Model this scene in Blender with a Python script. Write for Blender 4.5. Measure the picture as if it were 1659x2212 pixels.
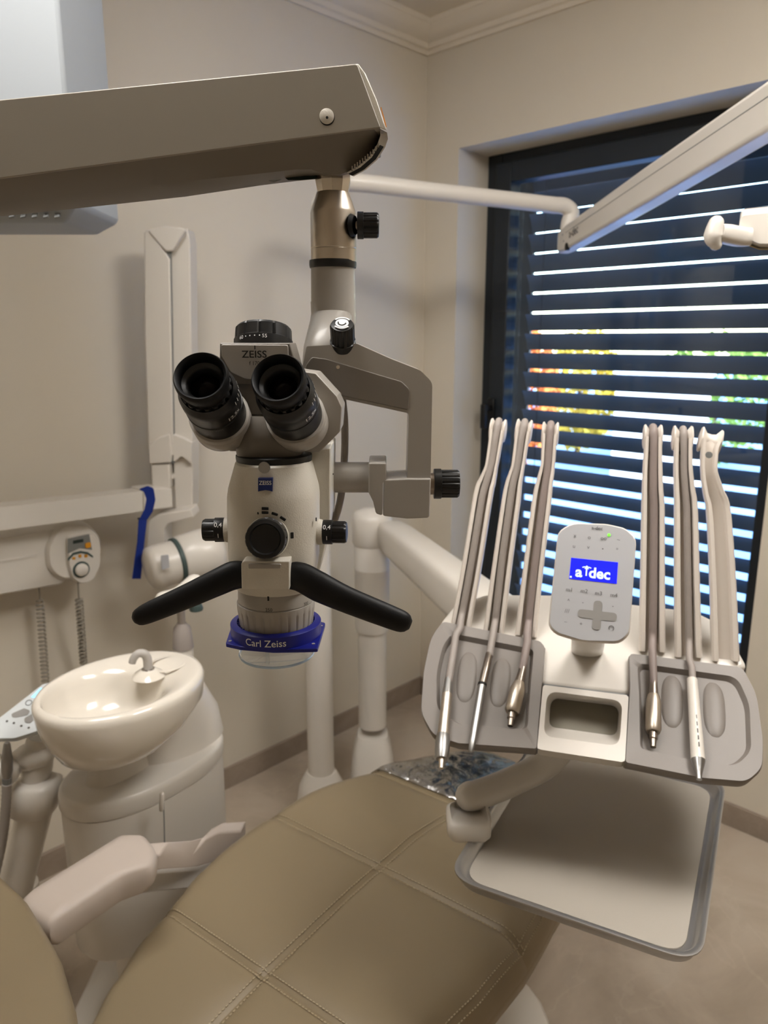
import bpy, bmesh, math, random
from mathutils import Vector as V, Matrix
random.seed(7)
sc = bpy.context.scene
for o in list(bpy.data.objects): bpy.data.objects.remove(o)
COL = sc.collection
# ---------------------------------------------------------------- camera model (photo 1659 x 2212)
FPX, CX, CY, HC = 1624.0, 829.5, 1106.0, 1.485
TH = math.atan(371/1624); cT, sT = math.cos(TH), math.sin(TH)
PHI = -math.radians(45.685)                 # view-aligned frame -> room-aligned world
RM = Matrix.Rotation(PHI, 4, 'Z')
cam = bpy.data.cameras.new('camera'); co = bpy.data.objects.new('camera', cam); COL.objects.link(co)
cam.sensor_fit = 'VERTICAL'; cam.sensor_height = 36; cam.sensor_width = 27; cam.lens = 36*FPX/2212
cam.clip_start = .02
co.location = (0, 0, HC); co.rotation_euler = (math.pi/2-TH, 0, PHI)
cam.dof.use_dof = True; cam.dof.focus_distance = .66; cam.dof.aperture_fstop = 9.5
sc.camera = co
# ---------------------------------------------------------------- world, sun, exposure
sc.view_settings.view_transform = 'Standard'; sc.view_settings.look = 'None'
sc.view_settings.gamma = 1; sc.view_settings.use_curve_mapping = False
sc.view_settings.exposure = 0.0
w = bpy.data.worlds.new('sky'); sc.world = w; w.use_nodes = True
nt = w.node_tree; bg = nt.nodes['Background']
sky = nt.nodes.new('ShaderNodeTexSky'); sky.sky_type = 'NISHITA'; sky.sun_disc = False
sky.sun_elevation = math.radians(38); sky.sun_rotation = math.radians(200); sky.air_density = 1.2
nt.links.new(sky.outputs[0], bg.inputs[0]); bg.inputs[1].default_value = 2.2
sl = bpy.data.lights.new('sun', 'SUN'); sl.energy = 6; sl.angle = .01; sl.color = (1, .95, .88)
so = bpy.data.objects.new('sun', sl); COL.objects.link(so)
so.rotation_euler = (math.radians(52), 0, math.radians(-115))
LAMP_W = 22.0
# ---------------------------------------------------------------- helpers
def ray(px, py):
    x = (px-CX)/FPX; y = (CY-py)/FPX
    return V((x, cT+y*sT, -sT+y*cT))
CAM = V((0, 0, HC))
def PY(px, py, Y): v = ray(px, py); return CAM+v*(Y/v.y)
def PZ(px, py, z): v = ray(px, py); return CAM+v*((z-HC)/v.z)
def PP(px, py, o, n): v = ray(px, py); return CAM+v*((o-CAM).dot(n)/v.dot(n))
def mpp(p): return (p.y*cT-(p.z-HC)*sT)/FPX          # metres per photo pixel at point p
UX = math.radians(44.315)
CORN = V((.1553, 2.9996, 0)); NL = V((math.cos(UX), -math.sin(UX), 0)); DL = V((math.sin(UX), math.cos(UX), 0))
def PW(px, py, off): return PP(px, py, CORN+NL*off, NL)  # left wall plane, off metres into the room
CW = RM @ CORN
def sr(c): return tuple((v/255/12.92 if v/255 <= .04045 else ((v/255+.055)/1.055)**2.4) for v in c)
MATS = {}
def mat(name, c, rough=.5, metal=0, bump=0, bscale=200, var=0, vscale=8, spec=.5, coat=0, emit=0, trans=0, ior=1.45):
    m = bpy.data.materials.new(name); m.use_nodes = True; n = m.node_tree; b = n.nodes['Principled BSDF']
    col = (*sr(c), 1); b.inputs['Base Color'].default_value = col
    b.inputs['Roughness'].default_value = rough; b.inputs['Metallic'].default_value = metal
    b.inputs['Specular IOR Level'].default_value = spec; b.inputs['Coat Weight'].default_value = coat
    b.inputs['Coat Roughness'].default_value = .08; b.inputs['IOR'].default_value = ior
    b.inputs['Transmission Weight'].default_value = trans
    tc = n.nodes.new('ShaderNodeTexCoord')
    if emit: b.inputs['Emission Color'].default_value = col; b.inputs['Emission Strength'].default_value = emit
    nz = n.nodes.new('ShaderNodeTexNoise'); nz.inputs['Scale'].default_value = vscale; nz.inputs['Detail'].default_value = 5
    n.links.new(tc.outputs['Object'], nz.inputs['Vector'])
    mx = n.nodes.new('ShaderNodeMix'); mx.data_type = 'RGBA'; v = max(var, .015)
    mx.inputs[6].default_value = tuple(k*(1-v) for k in col[:3])+(1,); mx.inputs[7].default_value = tuple(min(1, k*(1+v)) for k in col[:3])+(1,)
    n.links.new(nz.outputs[0], mx.inputs[0]); n.links.new(mx.outputs[2], b.inputs['Base Color'])
    if bump:
        n2 = n.nodes.new('ShaderNodeTexNoise'); n2.inputs['Scale'].default_value = bscale; n2.inputs['Detail'].default_value = 3
        bp = n.nodes.new('ShaderNodeBump'); bp.inputs['Strength'].default_value = bump; bp.inputs['Distance'].default_value = .001
        n.links.new(tc.outputs['Object'], n2.inputs['Vector']); n.links.new(n2.outputs[0], bp.inputs['Height']); n.links.new(bp.outputs[0], b.inputs['Normal'])
    MATS[name] = m; return m
def M(n): return MATS[n]
BASE = {}
def put(o, base):
    BASE[o] = base; o.location = RM @ base; o.rotation_euler = (0, 0, PHI)
def tag(o, label=None, cat=None, group=None, kind=None):
    for k, v in (('label', label), ('category', cat), ('group', group), ('kind', kind)):
        if v: o[k] = v
    return o
ROOM = set()                                 # things whose own axes follow the walls
def thing(name, label, cat, base, group=None, room=False):
    o = bpy.data.objects.new(name, None); o.empty_display_size = .05; COL.objects.link(o)
    if room: o.location = RM @ V(base); BASE[o] = V(o.location); ROOM.add(o)
    else: put(o, V(base))
    return tag(o, label, cat, group)
def mesh(geo, base=V((0, 0, 0)), smooth=40):
    me = bpy.data.meshes.new('m'); vs, fs = geo
    me.from_pydata([tuple(v-base) for v in vs], [], fs); me.validate()
    bm = bmesh.new(); bm.from_mesh(me); bmesh.ops.recalc_face_normals(bm, faces=bm.faces); bm.to_mesh(me); bm.free()
    if smooth: me.shade_smooth(); me.set_sharp_from_angle(angle=math.radians(smooth))
    return me
def mk(name, geo, m, parent=None, bevel=0, seg=2, smooth=40, label=None, cat=None, group=None, kind=None, world=False, base=None, sub=0):
    vs = geo[0]
    if parent in ROOM: geo = ([RM @ v for v in vs], geo[1])
    if parent is not None: b = BASE[parent]
    elif base is not None: b = V(base)
    else:
        b = V((sum(v.x for v in vs)/len(vs), sum(v.y for v in vs)/len(vs), min(v.z for v in vs)))
    me = mesh(geo, b, smooth); me.name = name; o = bpy.data.objects.new(name, me); COL.objects.link(o)
    me.materials.append(M(m) if isinstance(m, str) else m)
    if parent is not None:
        o.parent = parent; BASE[o] = b
        if parent in ROOM: ROOM.add(o)
    elif world: BASE[o] = b; o.location = b
    else: put(o, b)
    if sub:
        s = o.modifiers.new('sub', 'SUBSURF'); s.levels = sub; s.render_levels = sub
    if bevel:
        s = o.modifiers.new('bev', 'BEVEL'); s.width = bevel; s.segments = seg; s.limit_method = 'ANGLE'; s.angle_limit = math.radians(35); s.harden_normals = False
    return tag(o, label, cat, group, kind)
def cat_(*gs):
    vs, fs = [], []
    for g in gs:
        k = len(vs); vs += g[0]; fs += [tuple(i+k for i in f) for f in g[1]]
    return vs, fs
def box(c, sx, sy, sz, ex=V((1, 0, 0)), ey=V((0, 1, 0)), ez=V((0, 0, 1))):
    c = V(c); vs = [c+ex*(sx*i/2)+ey*(sy*j/2)+ez*(sz*k/2) for i in (-1, 1) for j in (-1, 1) for k in (-1, 1)]
    return vs, [(0, 1, 3, 2), (4, 6, 7, 5), (0, 4, 5, 1), (2, 3, 7, 6), (0, 2, 6, 4), (1, 5, 7, 3)]
def wbox(x0, x1, y0, y1, z0, z1): return box(((x0+x1)/2, (y0+y1)/2, (z0+z1)/2), x1-x0, y1-y0, z1-z0)
def prism(poly, vec):
    n = len(poly); vec = V(vec); vs = [V(p) for p in poly]+[V(p)+vec for p in poly]
    return vs, [tuple(range(n)), tuple(range(2*n-1, n-1, -1))]+[(i, (i+1) % n, n+(i+1) % n, n+i) for i in range(n)]
def loft(rings, caps=True, closed=True):
    n = len(rings[0]); vs = [V(p) for r in rings for p in r]; fs = []
    for k in range(len(rings)-1):
        for i in range(n if closed else n-1):
            j = (i+1) % n; fs.append((k*n+i, k*n+j, (k+1)*n+j, (k+1)*n+i))
    if caps and closed: fs += [tuple(range(n-1, -1, -1)), tuple((len(rings)-1)*n+i for i in range(n))]
    return vs, fs
def frame(ax, ref=None):
    ax = V(ax).normalized(); ref = V(ref) if ref else (V((0, 0, 1)) if abs(ax.z) < .9 else V((1, 0, 0)))
    a = (ref-ax*ref.dot(ax)).normalized(); return ax, a, ax.cross(a)
def lathe(o, ax, prof, n=32, ref=None, mod=None, caps=True, arc=None):
    o = V(o); ax, a, b = frame(ax, ref); rings = []
    for k, (r, t) in enumerate(prof):
        ring = []
        for i in range(n):
            ang = 2*math.pi*i/n if not arc else arc[0]+(arc[1]-arc[0])*i/(n-1)
            rr = r*(mod(i, k) if mod else 1)
            ring.append(o+ax*t+a*(rr*math.cos(ang))+b*(rr*math.sin(ang)))
        rings.append(ring)
    return loft(rings, caps, closed=not arc)
def smoothpath(pts, k=6):
    P = [V(p) for p in pts]; out = []
    for i in range(len(P)-1):
        p0, p1, p2, p3 = P[max(i-1, 0)], P[i], P[i+1], P[min(i+2, len(P)-1)]
        for j in range(k):
            t = j/k; out.append(.5*((2*p1)+(p2-p0)*t+(2*p0-5*p1+4*p2-p3)*t*t+(3*p1-p0-3*p2+p3)*t**3))
    return out+[P[-1]]
def lerp_list(r, n):
    if not isinstance(r, (list, tuple)): return [r]*n
    return [r[min(int(x), len(r)-2)]*(1-(x-min(int(x), len(r)-2)))+r[min(int(x), len(r)-2)+1]*(x-min(int(x), len(r)-2)) for x in [i*(len(r)-1)/(n-1) for i in range(n)]]
def tube(pts, r, n=14, k=6, flat=1.0, ref=None, sm=True, roundend=False, p=2):
    P = smoothpath(pts, k) if sm and len(pts) > 2 else [V(q) for q in pts]; R = lerp_list(r, len(P)); rings = []
    ax, a, b = frame(P[1]-P[0], ref)
    def ring(c, a, b, rr):
        out = []
        for i in range(n):
            t = 2*math.pi*i/n; cc, ss = math.cos(t), math.sin(t)
            out.append(c+a*(rr*math.copysign(abs(cc)**(2/p), cc))+b*(rr*flat*math.copysign(abs(ss)**(2/p), ss)))
        return out
    for i, q in enumerate(P):
        d = (P[min(i+1, len(P)-1)]-P[max(i-1, 0)]).normalized()
        a = (a-d*a.dot(d)).normalized(); b = d.cross(a)
        if roundend and i == 0:
            for f in (.9, .6, .3): rings.append(ring(q-d*(R[0]*f), a, b, R[0]*math.sqrt(1-f*f)*.98))
        rings.append(ring(q, a, b, R[i]))
        if roundend and i == len(P)-1:
            for f in (.3, .6, .9): rings.append(ring(q+d*(R[-1]*f), a, b, R[-1]*math.sqrt(1-f*f)*.98))
    return loft(rings)
def rnd(pts, seg=5):
    """2-D (x, y[, r]) outline with rounded corners -> list of (x, y)"""
    out = []; n = len(pts)
    for i in range(n):
        p = pts[i]; r = p[2] if len(p) > 2 else 0; P = V((p[0], p[1]))
        if r <= 0: out.append((P.x, P.y)); continue
        A = V(pts[i-1][:2]); B = V(pts[(i+1) % n][:2]); u = (A-P); v = (B-P)
        lu, lv = u.length, v.length; u.normalize(); v.normalize(); ang = u.angle(v)
        t = min(r/max(math.tan(ang/2), .05), lu*.48, lv*.48); a = P+u*t; b = P+v*t
        for k in range(seg+1):
            s = k/seg; q = a*(1-s)**2+P*(2*s*(1-s))+b*s*s; out.append((q.x, q.y))
    return out
def pY(pts, Y, seg=5): return [PY(x, y, Y) for x, y in rnd(pts, seg)]
def pZ(pts, z, seg=5): return [PZ(x, y, z) for x, y in rnd(pts, seg)]
def pP(pts, o, n, seg=5): return [PP(x, y, o, n) for x, y in rnd(pts, seg)]
def resample(loop, n):
    L = [(loop[(i+1) % len(loop)]-loop[i]).length for i in range(len(loop))]; T = sum(L); out = []
    for k in range(n):
        d = T*k/n; i = 0
        while d > L[i] and i < len(L)-1: d -= L[i]; i += 1
        out.append(loop[i].lerp(loop[(i+1) % len(loop)], d/max(L[i], 1e-9)))
    return out
def align(loop, ref):
    n = len(loop); best = min(range(n), key=lambda s: sum((loop[(i+s) % n]-ref[i]).length_squared for i in range(0, n, 3)))
    return [loop[(i+best) % n] for i in range(n)]
TXT = {}
def text2d(s, bold=0):
    key = (s, bold)
    if key not in TXT:
        cu = bpy.data.curves.new('t', 'FONT'); cu.body = s; cu.size = 1; cu.align_x = 'CENTER'; cu.align_y = 'CENTER'; cu.offset = bold; cu.resolution_u = 3
        ob = bpy.data.objects.new('t', cu); me = bpy.data.meshes.new_from_object(ob)
        TXT[key] = ([V(v.co) for v in me.vertices], [tuple(p.vertices) for p in me.polygons])
        bpy.data.objects.remove(ob); bpy.data.curves.remove(cu); bpy.data.meshes.remove(me)
    return TXT[key]
def text(name, s, size, fn, m, parent, bold=0, wide=1):
    vs, fs = text2d(s, bold)
    return mk(name, ([fn(v.x*size*wide, v.y*size) for v in vs], fs), m, parent, smooth=0)
def flat(o, ex, ey, lift=.0004):
    n = ex.cross(ey).normalized(); return lambda x, y: o+ex*x+ey*y+n*lift
def oncyl(o, ax, r, ang0, ref, h, flip=1):
    ax, a, b = frame(ax, ref)
    return lambda x, y: o+ax*(h+y)+(a*math.cos(ang0+flip*x/r)+b*math.sin(ang0+flip*x/r))*(r+.0003)
def ribs(n, every, depth): return lambda i, k: (1-depth) if i % every == 0 else 1
# ---------------------------------------------------------------- materials
mat('wall_paint', (212, 203, 187), .85, bump=.12, bscale=350, var=.02)
mat('ceiling_paint', (222, 212, 196), .9)
mat('white_plastic', (212, 206, 197), .33, coat=.15)
mat('column_paint', (148, 153, 157), .5)
mat('white_porcelain', (220, 213, 201), .12, coat=.6)
mat('scope_white', (200, 195, 184), .38, bump=.25, bscale=900)
mat('scope_gray', (156, 151, 144), .34, coat=.2)
mat('scope_panel_shaded', (116, 110, 102), .42)  # gray darkened for the shade on the down-facing arm panel
mat('scope_dark', (106, 100, 92), .4)
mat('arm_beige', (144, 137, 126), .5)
mat('arm_beige_shaded', (112, 104, 92), .5)  # same beige, with the shade of the down-facing cover put into it
mat('black_plastic', (14, 14, 15), .38)
mat('black_rubber', (7, 7, 8), .5, bump=.1, bscale=700, spec=.3)
mat('lens_glass', (12, 7, 6), .18, spec=.1)
mat('satin_silver', (160, 159, 157), .36, metal=1)
mat('shield_edge', (176, 200, 224), .3)  # pale blue puts the glow of the clear rim into the colour
mat('chrome', (200, 198, 196), .12, metal=1)
mat('satin_steel', (196, 186, 172), .36, metal=1)
mat('tray_steel', (176, 174, 172), .36, metal=.85)
mat('steel_dark', (150, 140, 130), .28, metal=1, bump=.05)
mat('blue_plastic', (16, 24, 120), .35)
mat('blue_strap', (6, 40, 128), .75, bump=.4, bscale=500)
mat('logo_blue', (16, 40, 110), .4)
mat('print_white', (225, 225, 225), .6)
mat('print_black', (18, 18, 18), .6)
mat('print_gray', (88, 86, 85), .6)
mat('gray_pad', (122, 115, 109), .45, bump=.1, bscale=600)
mat('recess_gray', (120, 114, 100), .5)
mat('whip_white', (214, 205, 195), .35, coat=.1)
mat('spout_gray', (172, 167, 161), .4)
mat('pad_pale', (206, 211, 213), .4)
mat('hose_gray', (146, 137, 131), .5)
mat('hose_mauve', (136, 123, 118), .5)
mat('touch_gray', (170, 170, 172), .4)
mat('cross_gray', (138, 135, 132), .4)
mat('screen_blue', (20, 28, 245), .3, emit=.75)
mat('screen_white', (200, 215, 250), .3, emit=.7)
mat('screen_pale', (150, 215, 245), .3, emit=.8)
mat('led_green', (110, 240, 60), .3, emit=1.2)
mat('glow_white', (250, 252, 255), .3, emit=2.5)
mat('leather', (134, 119, 94), .42, bump=.15, bscale=900, var=.03)
mat('stitch', (170, 155, 128), .7)
mat('armrest_gray', (186, 174, 164), .45)
mat('cord_gray', (150, 143, 130), .5)
mat('cable_gray', (158, 151, 144), .5, bump=.5, bscale=1500)
mat('frame_anthracite', (30, 36, 42), .45)
mat('slat_paint', (60, 70, 80), .45)
mat('tray_mat', (166, 159, 148), .6, bump=.2, bscale=900)
mat('orange_label', (210, 130, 30), .5)
mat('tan_seal', (188, 174, 134), .5)
mat('amber', (205, 140, 30), .4)
mat('display_dark', (34, 44, 40), .3)
mat('panel_gray', (116, 117, 113), .5)
mat('dark_ring', (62, 78, 76), .5)
mat('vent_gray', (120, 122, 122), .5)
mat('lamp_glow', (255, 251, 246), .5, emit=LAMP_W)
mat('paving', (128, 160, 205), .8, var=.1)  # bluish: skylit shade on the ground is put into the colour
mat('render_white', (240, 240, 238), .8)
mat('leaf_orange', (214, 120, 50), .7, var=.2); mat('leaf_yellow', (206, 178, 60), .7, var=.2); mat('leaf_green', (120, 150, 60), .7, var=.2)
mat('bark', (80, 62, 50), .9)
def stone(name, c0, c1, c2, scale):
    m = mat(name, c1, .38); n = m.node_tree; b = n.nodes['Principled BSDF']; tc = n.nodes.new('ShaderNodeTexCoord')
    n1 = n.nodes.new('ShaderNodeTexNoise'); n1.inputs['Scale'].default_value = scale; n1.inputs['Detail'].default_value = 9; n1.inputs['Roughness'].default_value = .62; n1.inputs['Distortion'].default_value = .6
    cr = n.nodes.new('ShaderNodeValToRGB'); e = cr.color_ramp.elements
    e[0].position = .3; e[0].color = (*sr(c0), 1); e[1].position = .72; e[1].color = (*sr(c2), 1); k = e.new(.5); k.color = (*sr(c1), 1)
    n2 = n.nodes.new('ShaderNodeTexNoise'); n2.inputs['Scale'].default_value = scale*.7; n2.inputs['Detail'].default_value = 8; n2.inputs['Distortion'].default_value = 1.6
    vr = n.nodes.new('ShaderNodeValToRGB'); q = vr.color_ramp.elements; q[0].position = .485; q[0].color = (0, 0, 0, 1); q[1].position = .515; q[1].color = (0, 0, 0, 1); z = q.new(.5); z.color = (1, 1, 1, 1)
    mx = n.nodes.new('ShaderNodeMix'); mx.data_type = 'RGBA'; mx.inputs[7].default_value = (*sr([min(255, v*1.12) for v in c2]), 1)
    mu = n.nodes.new('ShaderNodeMath'); mu.operation = 'MULTIPLY'; mu.inputs[1].default_value = .12
    n.links.new(tc.outputs['Object'], n1.inputs['Vector']); n.links.new(tc.outputs['Object'], n2.inputs['Vector']); n.links.new(n1.outputs[0], cr.inputs[0]); n.links.new(n2.outputs[0], vr.inputs[0])
    n.links.new(vr.outputs[0], mu.inputs[0]); n.links.new(mu.outputs[0], mx.inputs[0]); n.links.new(cr.outputs[0], mx.inputs[6]); n.links.new(mx.outputs[2], b.inputs['Base Color'])
stone('floor_stone', (160, 146, 130), (178, 164, 147), (190, 178, 162), 3.0)
stone('base_stone', (134, 121, 108), (150, 136, 122), (162, 148, 134), 6.0)
def glassy(name, tint, base=.05, gain=.7, rough=.02, bump=0, bscale=20, bdist=.008):
    m = bpy.data.materials.new(name); m.use_nodes = True; n = m.node_tree; n.nodes.clear()
    out = n.nodes.new('ShaderNodeOutputMaterial'); t = n.nodes.new('ShaderNodeBsdfTransparent'); t.inputs[0].default_value = (*tint, 1)
    g = n.nodes.new('ShaderNodeBsdfGlossy'); g.inputs['Roughness'].default_value = rough
    f = n.nodes.new('ShaderNodeLayerWeight'); f.inputs[0].default_value = .5
    pw = n.nodes.new('ShaderNodeMath'); pw.operation = 'POWER'; pw.inputs[1].default_value = 4
    ma = n.nodes.new('ShaderNodeMath'); ma.operation = 'MULTIPLY_ADD'; ma.inputs[1].default_value = gain; ma.inputs[2].default_value = base
    mx = n.nodes.new('ShaderNodeMixShader'); n.links.new(f.outputs['Facing'], pw.inputs[0]); n.links.new(pw.outputs[0], ma.inputs[0]); n.links.new(ma.outputs[0], mx.inputs[0])
    n.links.new(t.outputs[0], mx.inputs[1]); n.links.new(g.outputs[0], mx.inputs[2]); n.links.new(mx.outputs[0], out.inputs[0])
    if bump:
        tc = n.nodes.new('ShaderNodeTexCoord'); nz = n.nodes.new('ShaderNodeTexNoise'); nz.inputs['Scale'].default_value = bscale; nz.inputs['Detail'].default_value = 5; nz.inputs['Distortion'].default_value = .8
        bp = n.nodes.new('ShaderNodeBump'); bp.inputs['Strength'].default_value = bump; bp.inputs['Distance'].default_value = bdist
        n.links.new(tc.outputs['Object'], nz.inputs['Vector']); n.links.new(nz.outputs[0], bp.inputs['Height']); n.links.new(bp.outputs[0], g.inputs['Normal'])
    MATS[name] = m
glassy('window_glass', (.86, .92, .95)); glassy('clear_shield', (.95, .97, .985), .06, .6, .04); glassy('plastic_film', (.62, .6, .56), .6, .4, .05, bump=1.0, bscale=24, bdist=.010)
# ================================================================ ROOM (world frame: left wall y = CW.y, window wall x = CW.x)
X1, Y1 = CW.x, CW.y; X0, Y0 = X1-4.6, Y1-4.6; ZC = 2.56
S0, S1_, ZT, ZB, RD = .155, 1.300, 2.15, .25, .155     # window opening along the window wall, reveal depth
mk('floor', wbox(X0, X1, Y0, Y1, -.1, 0), 'floor_stone', world=True, kind='structure')
mk('ceiling', wbox(X0, X1, Y0, Y1, ZC, ZC+.1), 'ceiling_paint', world=True, kind='structure')
mk('wall_left', wbox(X0, X1+.3, Y1, Y1+.15, -.1, ZC+.1), 'wall_paint', world=True, kind='structure')
T = .32
mk('wall_right', cat_(wbox(X1, X1+T, Y1-S0, Y1, -.1, ZC+.1), wbox(X1, X1+T, Y0, Y1-S1_, -.1, ZC+.1), wbox(X1, X1+T, Y1-S1_, Y1-S0, ZT, ZC+.1), wbox(X1, X1+T, Y1-S1_, Y1-S0, -.1, ZB)), 'wall_paint', world=True, kind='structure', smooth=0)
mk('wall_rear', wbox(X0-.15, X0, Y0, Y1+.15, -.1, ZC+.1), 'wall_paint', world=True, kind='structure')
mk('wall_front', wbox(X0-.15, X1+T, Y0-.15, Y0, -.1, ZC+.1), 'wall_paint', world=True, kind='structure')
BH = .075
mk('baseboard_left', wbox(X0, X1-.012, Y1-.012, Y1, 0, BH), 'base_stone', world=True, kind='structure', bevel=.001)
mk('baseboard_right', wbox(X1-.012, X1, Y0, Y1, 0, BH), 'base_stone', world=True, kind='structure', bevel=.001)
prof = [(0, 2.478), (.010, 2.478), (.014, 2.49), (.024, 2.494), (.028, 2.508), (.045, 2.514), (.060, 2.528), (.072, 2.545), (.078, 2.548), (.084, ZC), (0, ZC)]
mk('trim_1', loft([[V((X0, Y1-d, z)) for d, z in prof], [V((X1-d, Y1-d, z)) for d, z in prof]]), 'ceiling_paint', world=True, kind='structure', smooth=30)
mk('trim_2', loft([[V((X1-d, Y0, z)) for d, z in prof], [V((X1-d, Y1-d, z)) for d, z in prof]]), 'ceiling_paint', world=True, kind='structure', smooth=30)
# window
wn = bpy.data.objects.new('window_1', None); COL.objects.link(wn); wn.location = (X1+RD, Y1-(S0+S1_)/2, ZB); BASE[wn] = V(wn.location); tag(wn, kind='structure')
xa, xb = X1+RD, X1+RD+.075; ya, yb = Y1-S1_+.0, Y1-S0; fw = .118; rw = .07
mk('window_frame', cat_(wbox(xa+.02, xb, yb-.065, yb, ZB, ZT), wbox(xa+.02, xb, ya, ya+.03, ZB, ZT), wbox(xa+.02, xb, ya+.03, yb-.065, ZT-.05, ZT), wbox(xa+.02, xb, ya+.03, yb-.065, ZB, ZB+.05)), 'frame_anthracite', wn, bevel=.003)
mk('window_sash', cat_(wbox(xa, xb-.01, yb-fw, yb-.05, ZB+.04, ZT-.035), wbox(xa, xb-.01, ya+.02, ya+.075, ZB+.04, ZT-.035), wbox(xa, xb-.01, ya+.075, yb-fw, ZT-.105, ZT-.035), wbox(xa, xb-.01, ya+.075, yb-fw, ZB+.04, ZB+.11)), 'frame_anthracite', wn, bevel=.004)
mk('window_pane', wbox(xa+.03, xa+.036, ya+.07, yb-fw+.005, ZB+.1, ZT-.1), 'window_glass', wn, smooth=0)
hz = 1.225
mk('window_handle', cat_(wbox(xa-.012, xa, yb-.082, yb-.050, hz-.04, hz+.04), wbox(xa-.045, xa-.012, yb-.075, yb-.057, hz-.01, hz+.012), wbox(xa-.06, xa-.042, yb-.078, yb-.054, hz-.075, hz+.02)), 'black_plastic', wn, bevel=.004)
# exterior blind
bx = xb+.10; pitch = .0735; ch = .079; tau = math.radians(52)
bl = bpy.data.objects.new('venetian_blind', None); COL.objects.link(bl); bl.location = (bx, Y1-.75, 0); BASE[bl] = V(bl.location)
tag(bl, 'dark slatted venetian blind outside the window, slats tilted half shut', 'blind')
slat_me = None; nsl = int((ZT+.06-ZB)/pitch)
for i in range(nsl+1):
    z = ZB-.02+i*pitch; sh = []
    for j in range(7):
        t = (j/6-.5); u = t*ch; bulge = .006*(1-4*t*t)
        sh.append((math.cos(tau)*u+math.sin(tau)*bulge, -math.sin(tau)*u+math.cos(tau)*bulge, t))
    if slat_me is None:
        def sec(yv, sgn): return [V((dx, yv+sgn*(.016*(.5-t) if t < .5 else 0), dz)) for dx, dz, t in sh]+[V((dx-.0006, yv+sgn*(.016*(.5-t)), dz-.0006)) for dx, dz, t in reversed(sh)]
        slat_me = mesh(loft([sec(-(S1_-S0)/2+.045, 1), sec((S1_-S0)/2-.085, -1)]), V((0, 0, 0)), 60); slat_me.name = 'slat'; slat_me.materials.append(M('slat_paint'))
    o = bpy.data.objects.new('slat', slat_me); COL.objects.link(o); o.parent = bl; o.location = V((bx, Y1-(S0+S1_)/2, z))-BASE[bl]; BASE[o] = BASE[bl]
for q in (.235, .335, S1_-.11):
    mk('lift_cord', wbox(bx-.034, bx-.032, Y1-q-.001, Y1-q+.001, ZB-.05, ZT+.08), 'frame_anthracite', bl, smooth=0)
for q in (S0+.043, S1_-.012): mk('guide_rail', wbox(bx+.026, bx+.040, Y1-q-.05, Y1-q+.05, ZB-.05, ZT+.1), 'frame_anthracite', bl, smooth=0)
mk('head_box', wbox(bx-.06, bx+.07, Y1-S1_, Y1-S0, ZT-.02, ZT+.2), 'frame_anthracite', bl)
# outside
mk('ground', wbox(X1+T, X1+40, Y1-30, Y1+30, -.35, -.2), 'paving', world=True, kind='structure')
mk('sky_blocker', wbox(X1+.62, X1+1.9, Y0-1, Y1+2, 2.36, 2.5), 'frame_anthracite', world=True, kind='structure')  # added slab that blocks the sky to darken the blind's upper gaps
def out(px, py, dist):                       # world point at given x-distance outside the window wall, seen at a photo pixel
    v = RM.to_3x3() @ ray(px, py); return V((0, 0, HC))+v*((X1+dist)/v.x)
leaf = [V((-.03, 0, 0)), V((0, -.02, .01)), V((.035, 0, 0)), V((0, .02, .01))]
def shrub(px, dist, rad, top, m, label, cat='shrub'):
    c = out(px, 735, dist); t = bpy.data.objects.new('shrub', None); COL.objects.link(t); t.location = (c.x, c.y, -.2); BASE[t] = V(t.location); tag(t, label, cat, None)
    mk('trunk', tube([(c.x, c.y, -.2), (c.x+.03, c.y, .2), (c.x, c.y+.02, top*.6)], [.05, .03], 8, 2), 'bark', t)
    vs, fs = [], []; hh = (top+.2)/2
    for k in range(1100):
        d = V((random.gauss(0, 1), random.gauss(0, 1), random.gauss(0, 1))).normalized()*(random.uniform(.5, 1)**.5)
        q = V((c.x+d.x*rad, c.y+d.y*rad, -.2+hh+.1+d.z*hh)); R = Matrix.Rotation(random.uniform(0, 6.3), 3, 'Z') @ Matrix.Rotation(random.uniform(-1.2, 1.2), 3, 'X') @ Matrix.Rotation(random.uniform(0, 6), 3, 'Y')
        n = len(vs); vs += [q+(R @ l)*2.2 for l in leaf]; fs.append((n, n+1, n+2, n+3))
    mk('foliage', (vs, fs), m, t, smooth=0, kind='stuff')
shrub(1120, 6.0, .55, 1.62, 'leaf_orange', 'orange-leaved shrub seen through the blind, beside the yellow one')
shrub(1260, 7.6, .6, 1.58, 'leaf_yellow', 'yellow-leaved shrub seen through the blind, between orange shrub and white garden wall')
shrub(1560, 8.0, .9, 1.50, 'leaf_green', 'yellow-green shrub seen through the blind, past the white garden wall')
g = out(1425, 800, 6.5)
mk('garden_wall', cat_(wbox(g.x, g.x+.2, g.y-.55, g.y+.55, -.2, 1.08), wbox(g.x-.03, g.x+.23, g.y-.58, g.y+.58, 1.08, 1.14)), 'render_white', world=True, smooth=0, bevel=.01, label='white rendered garden wall standing between the shrubs outside', cat='wall')
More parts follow.
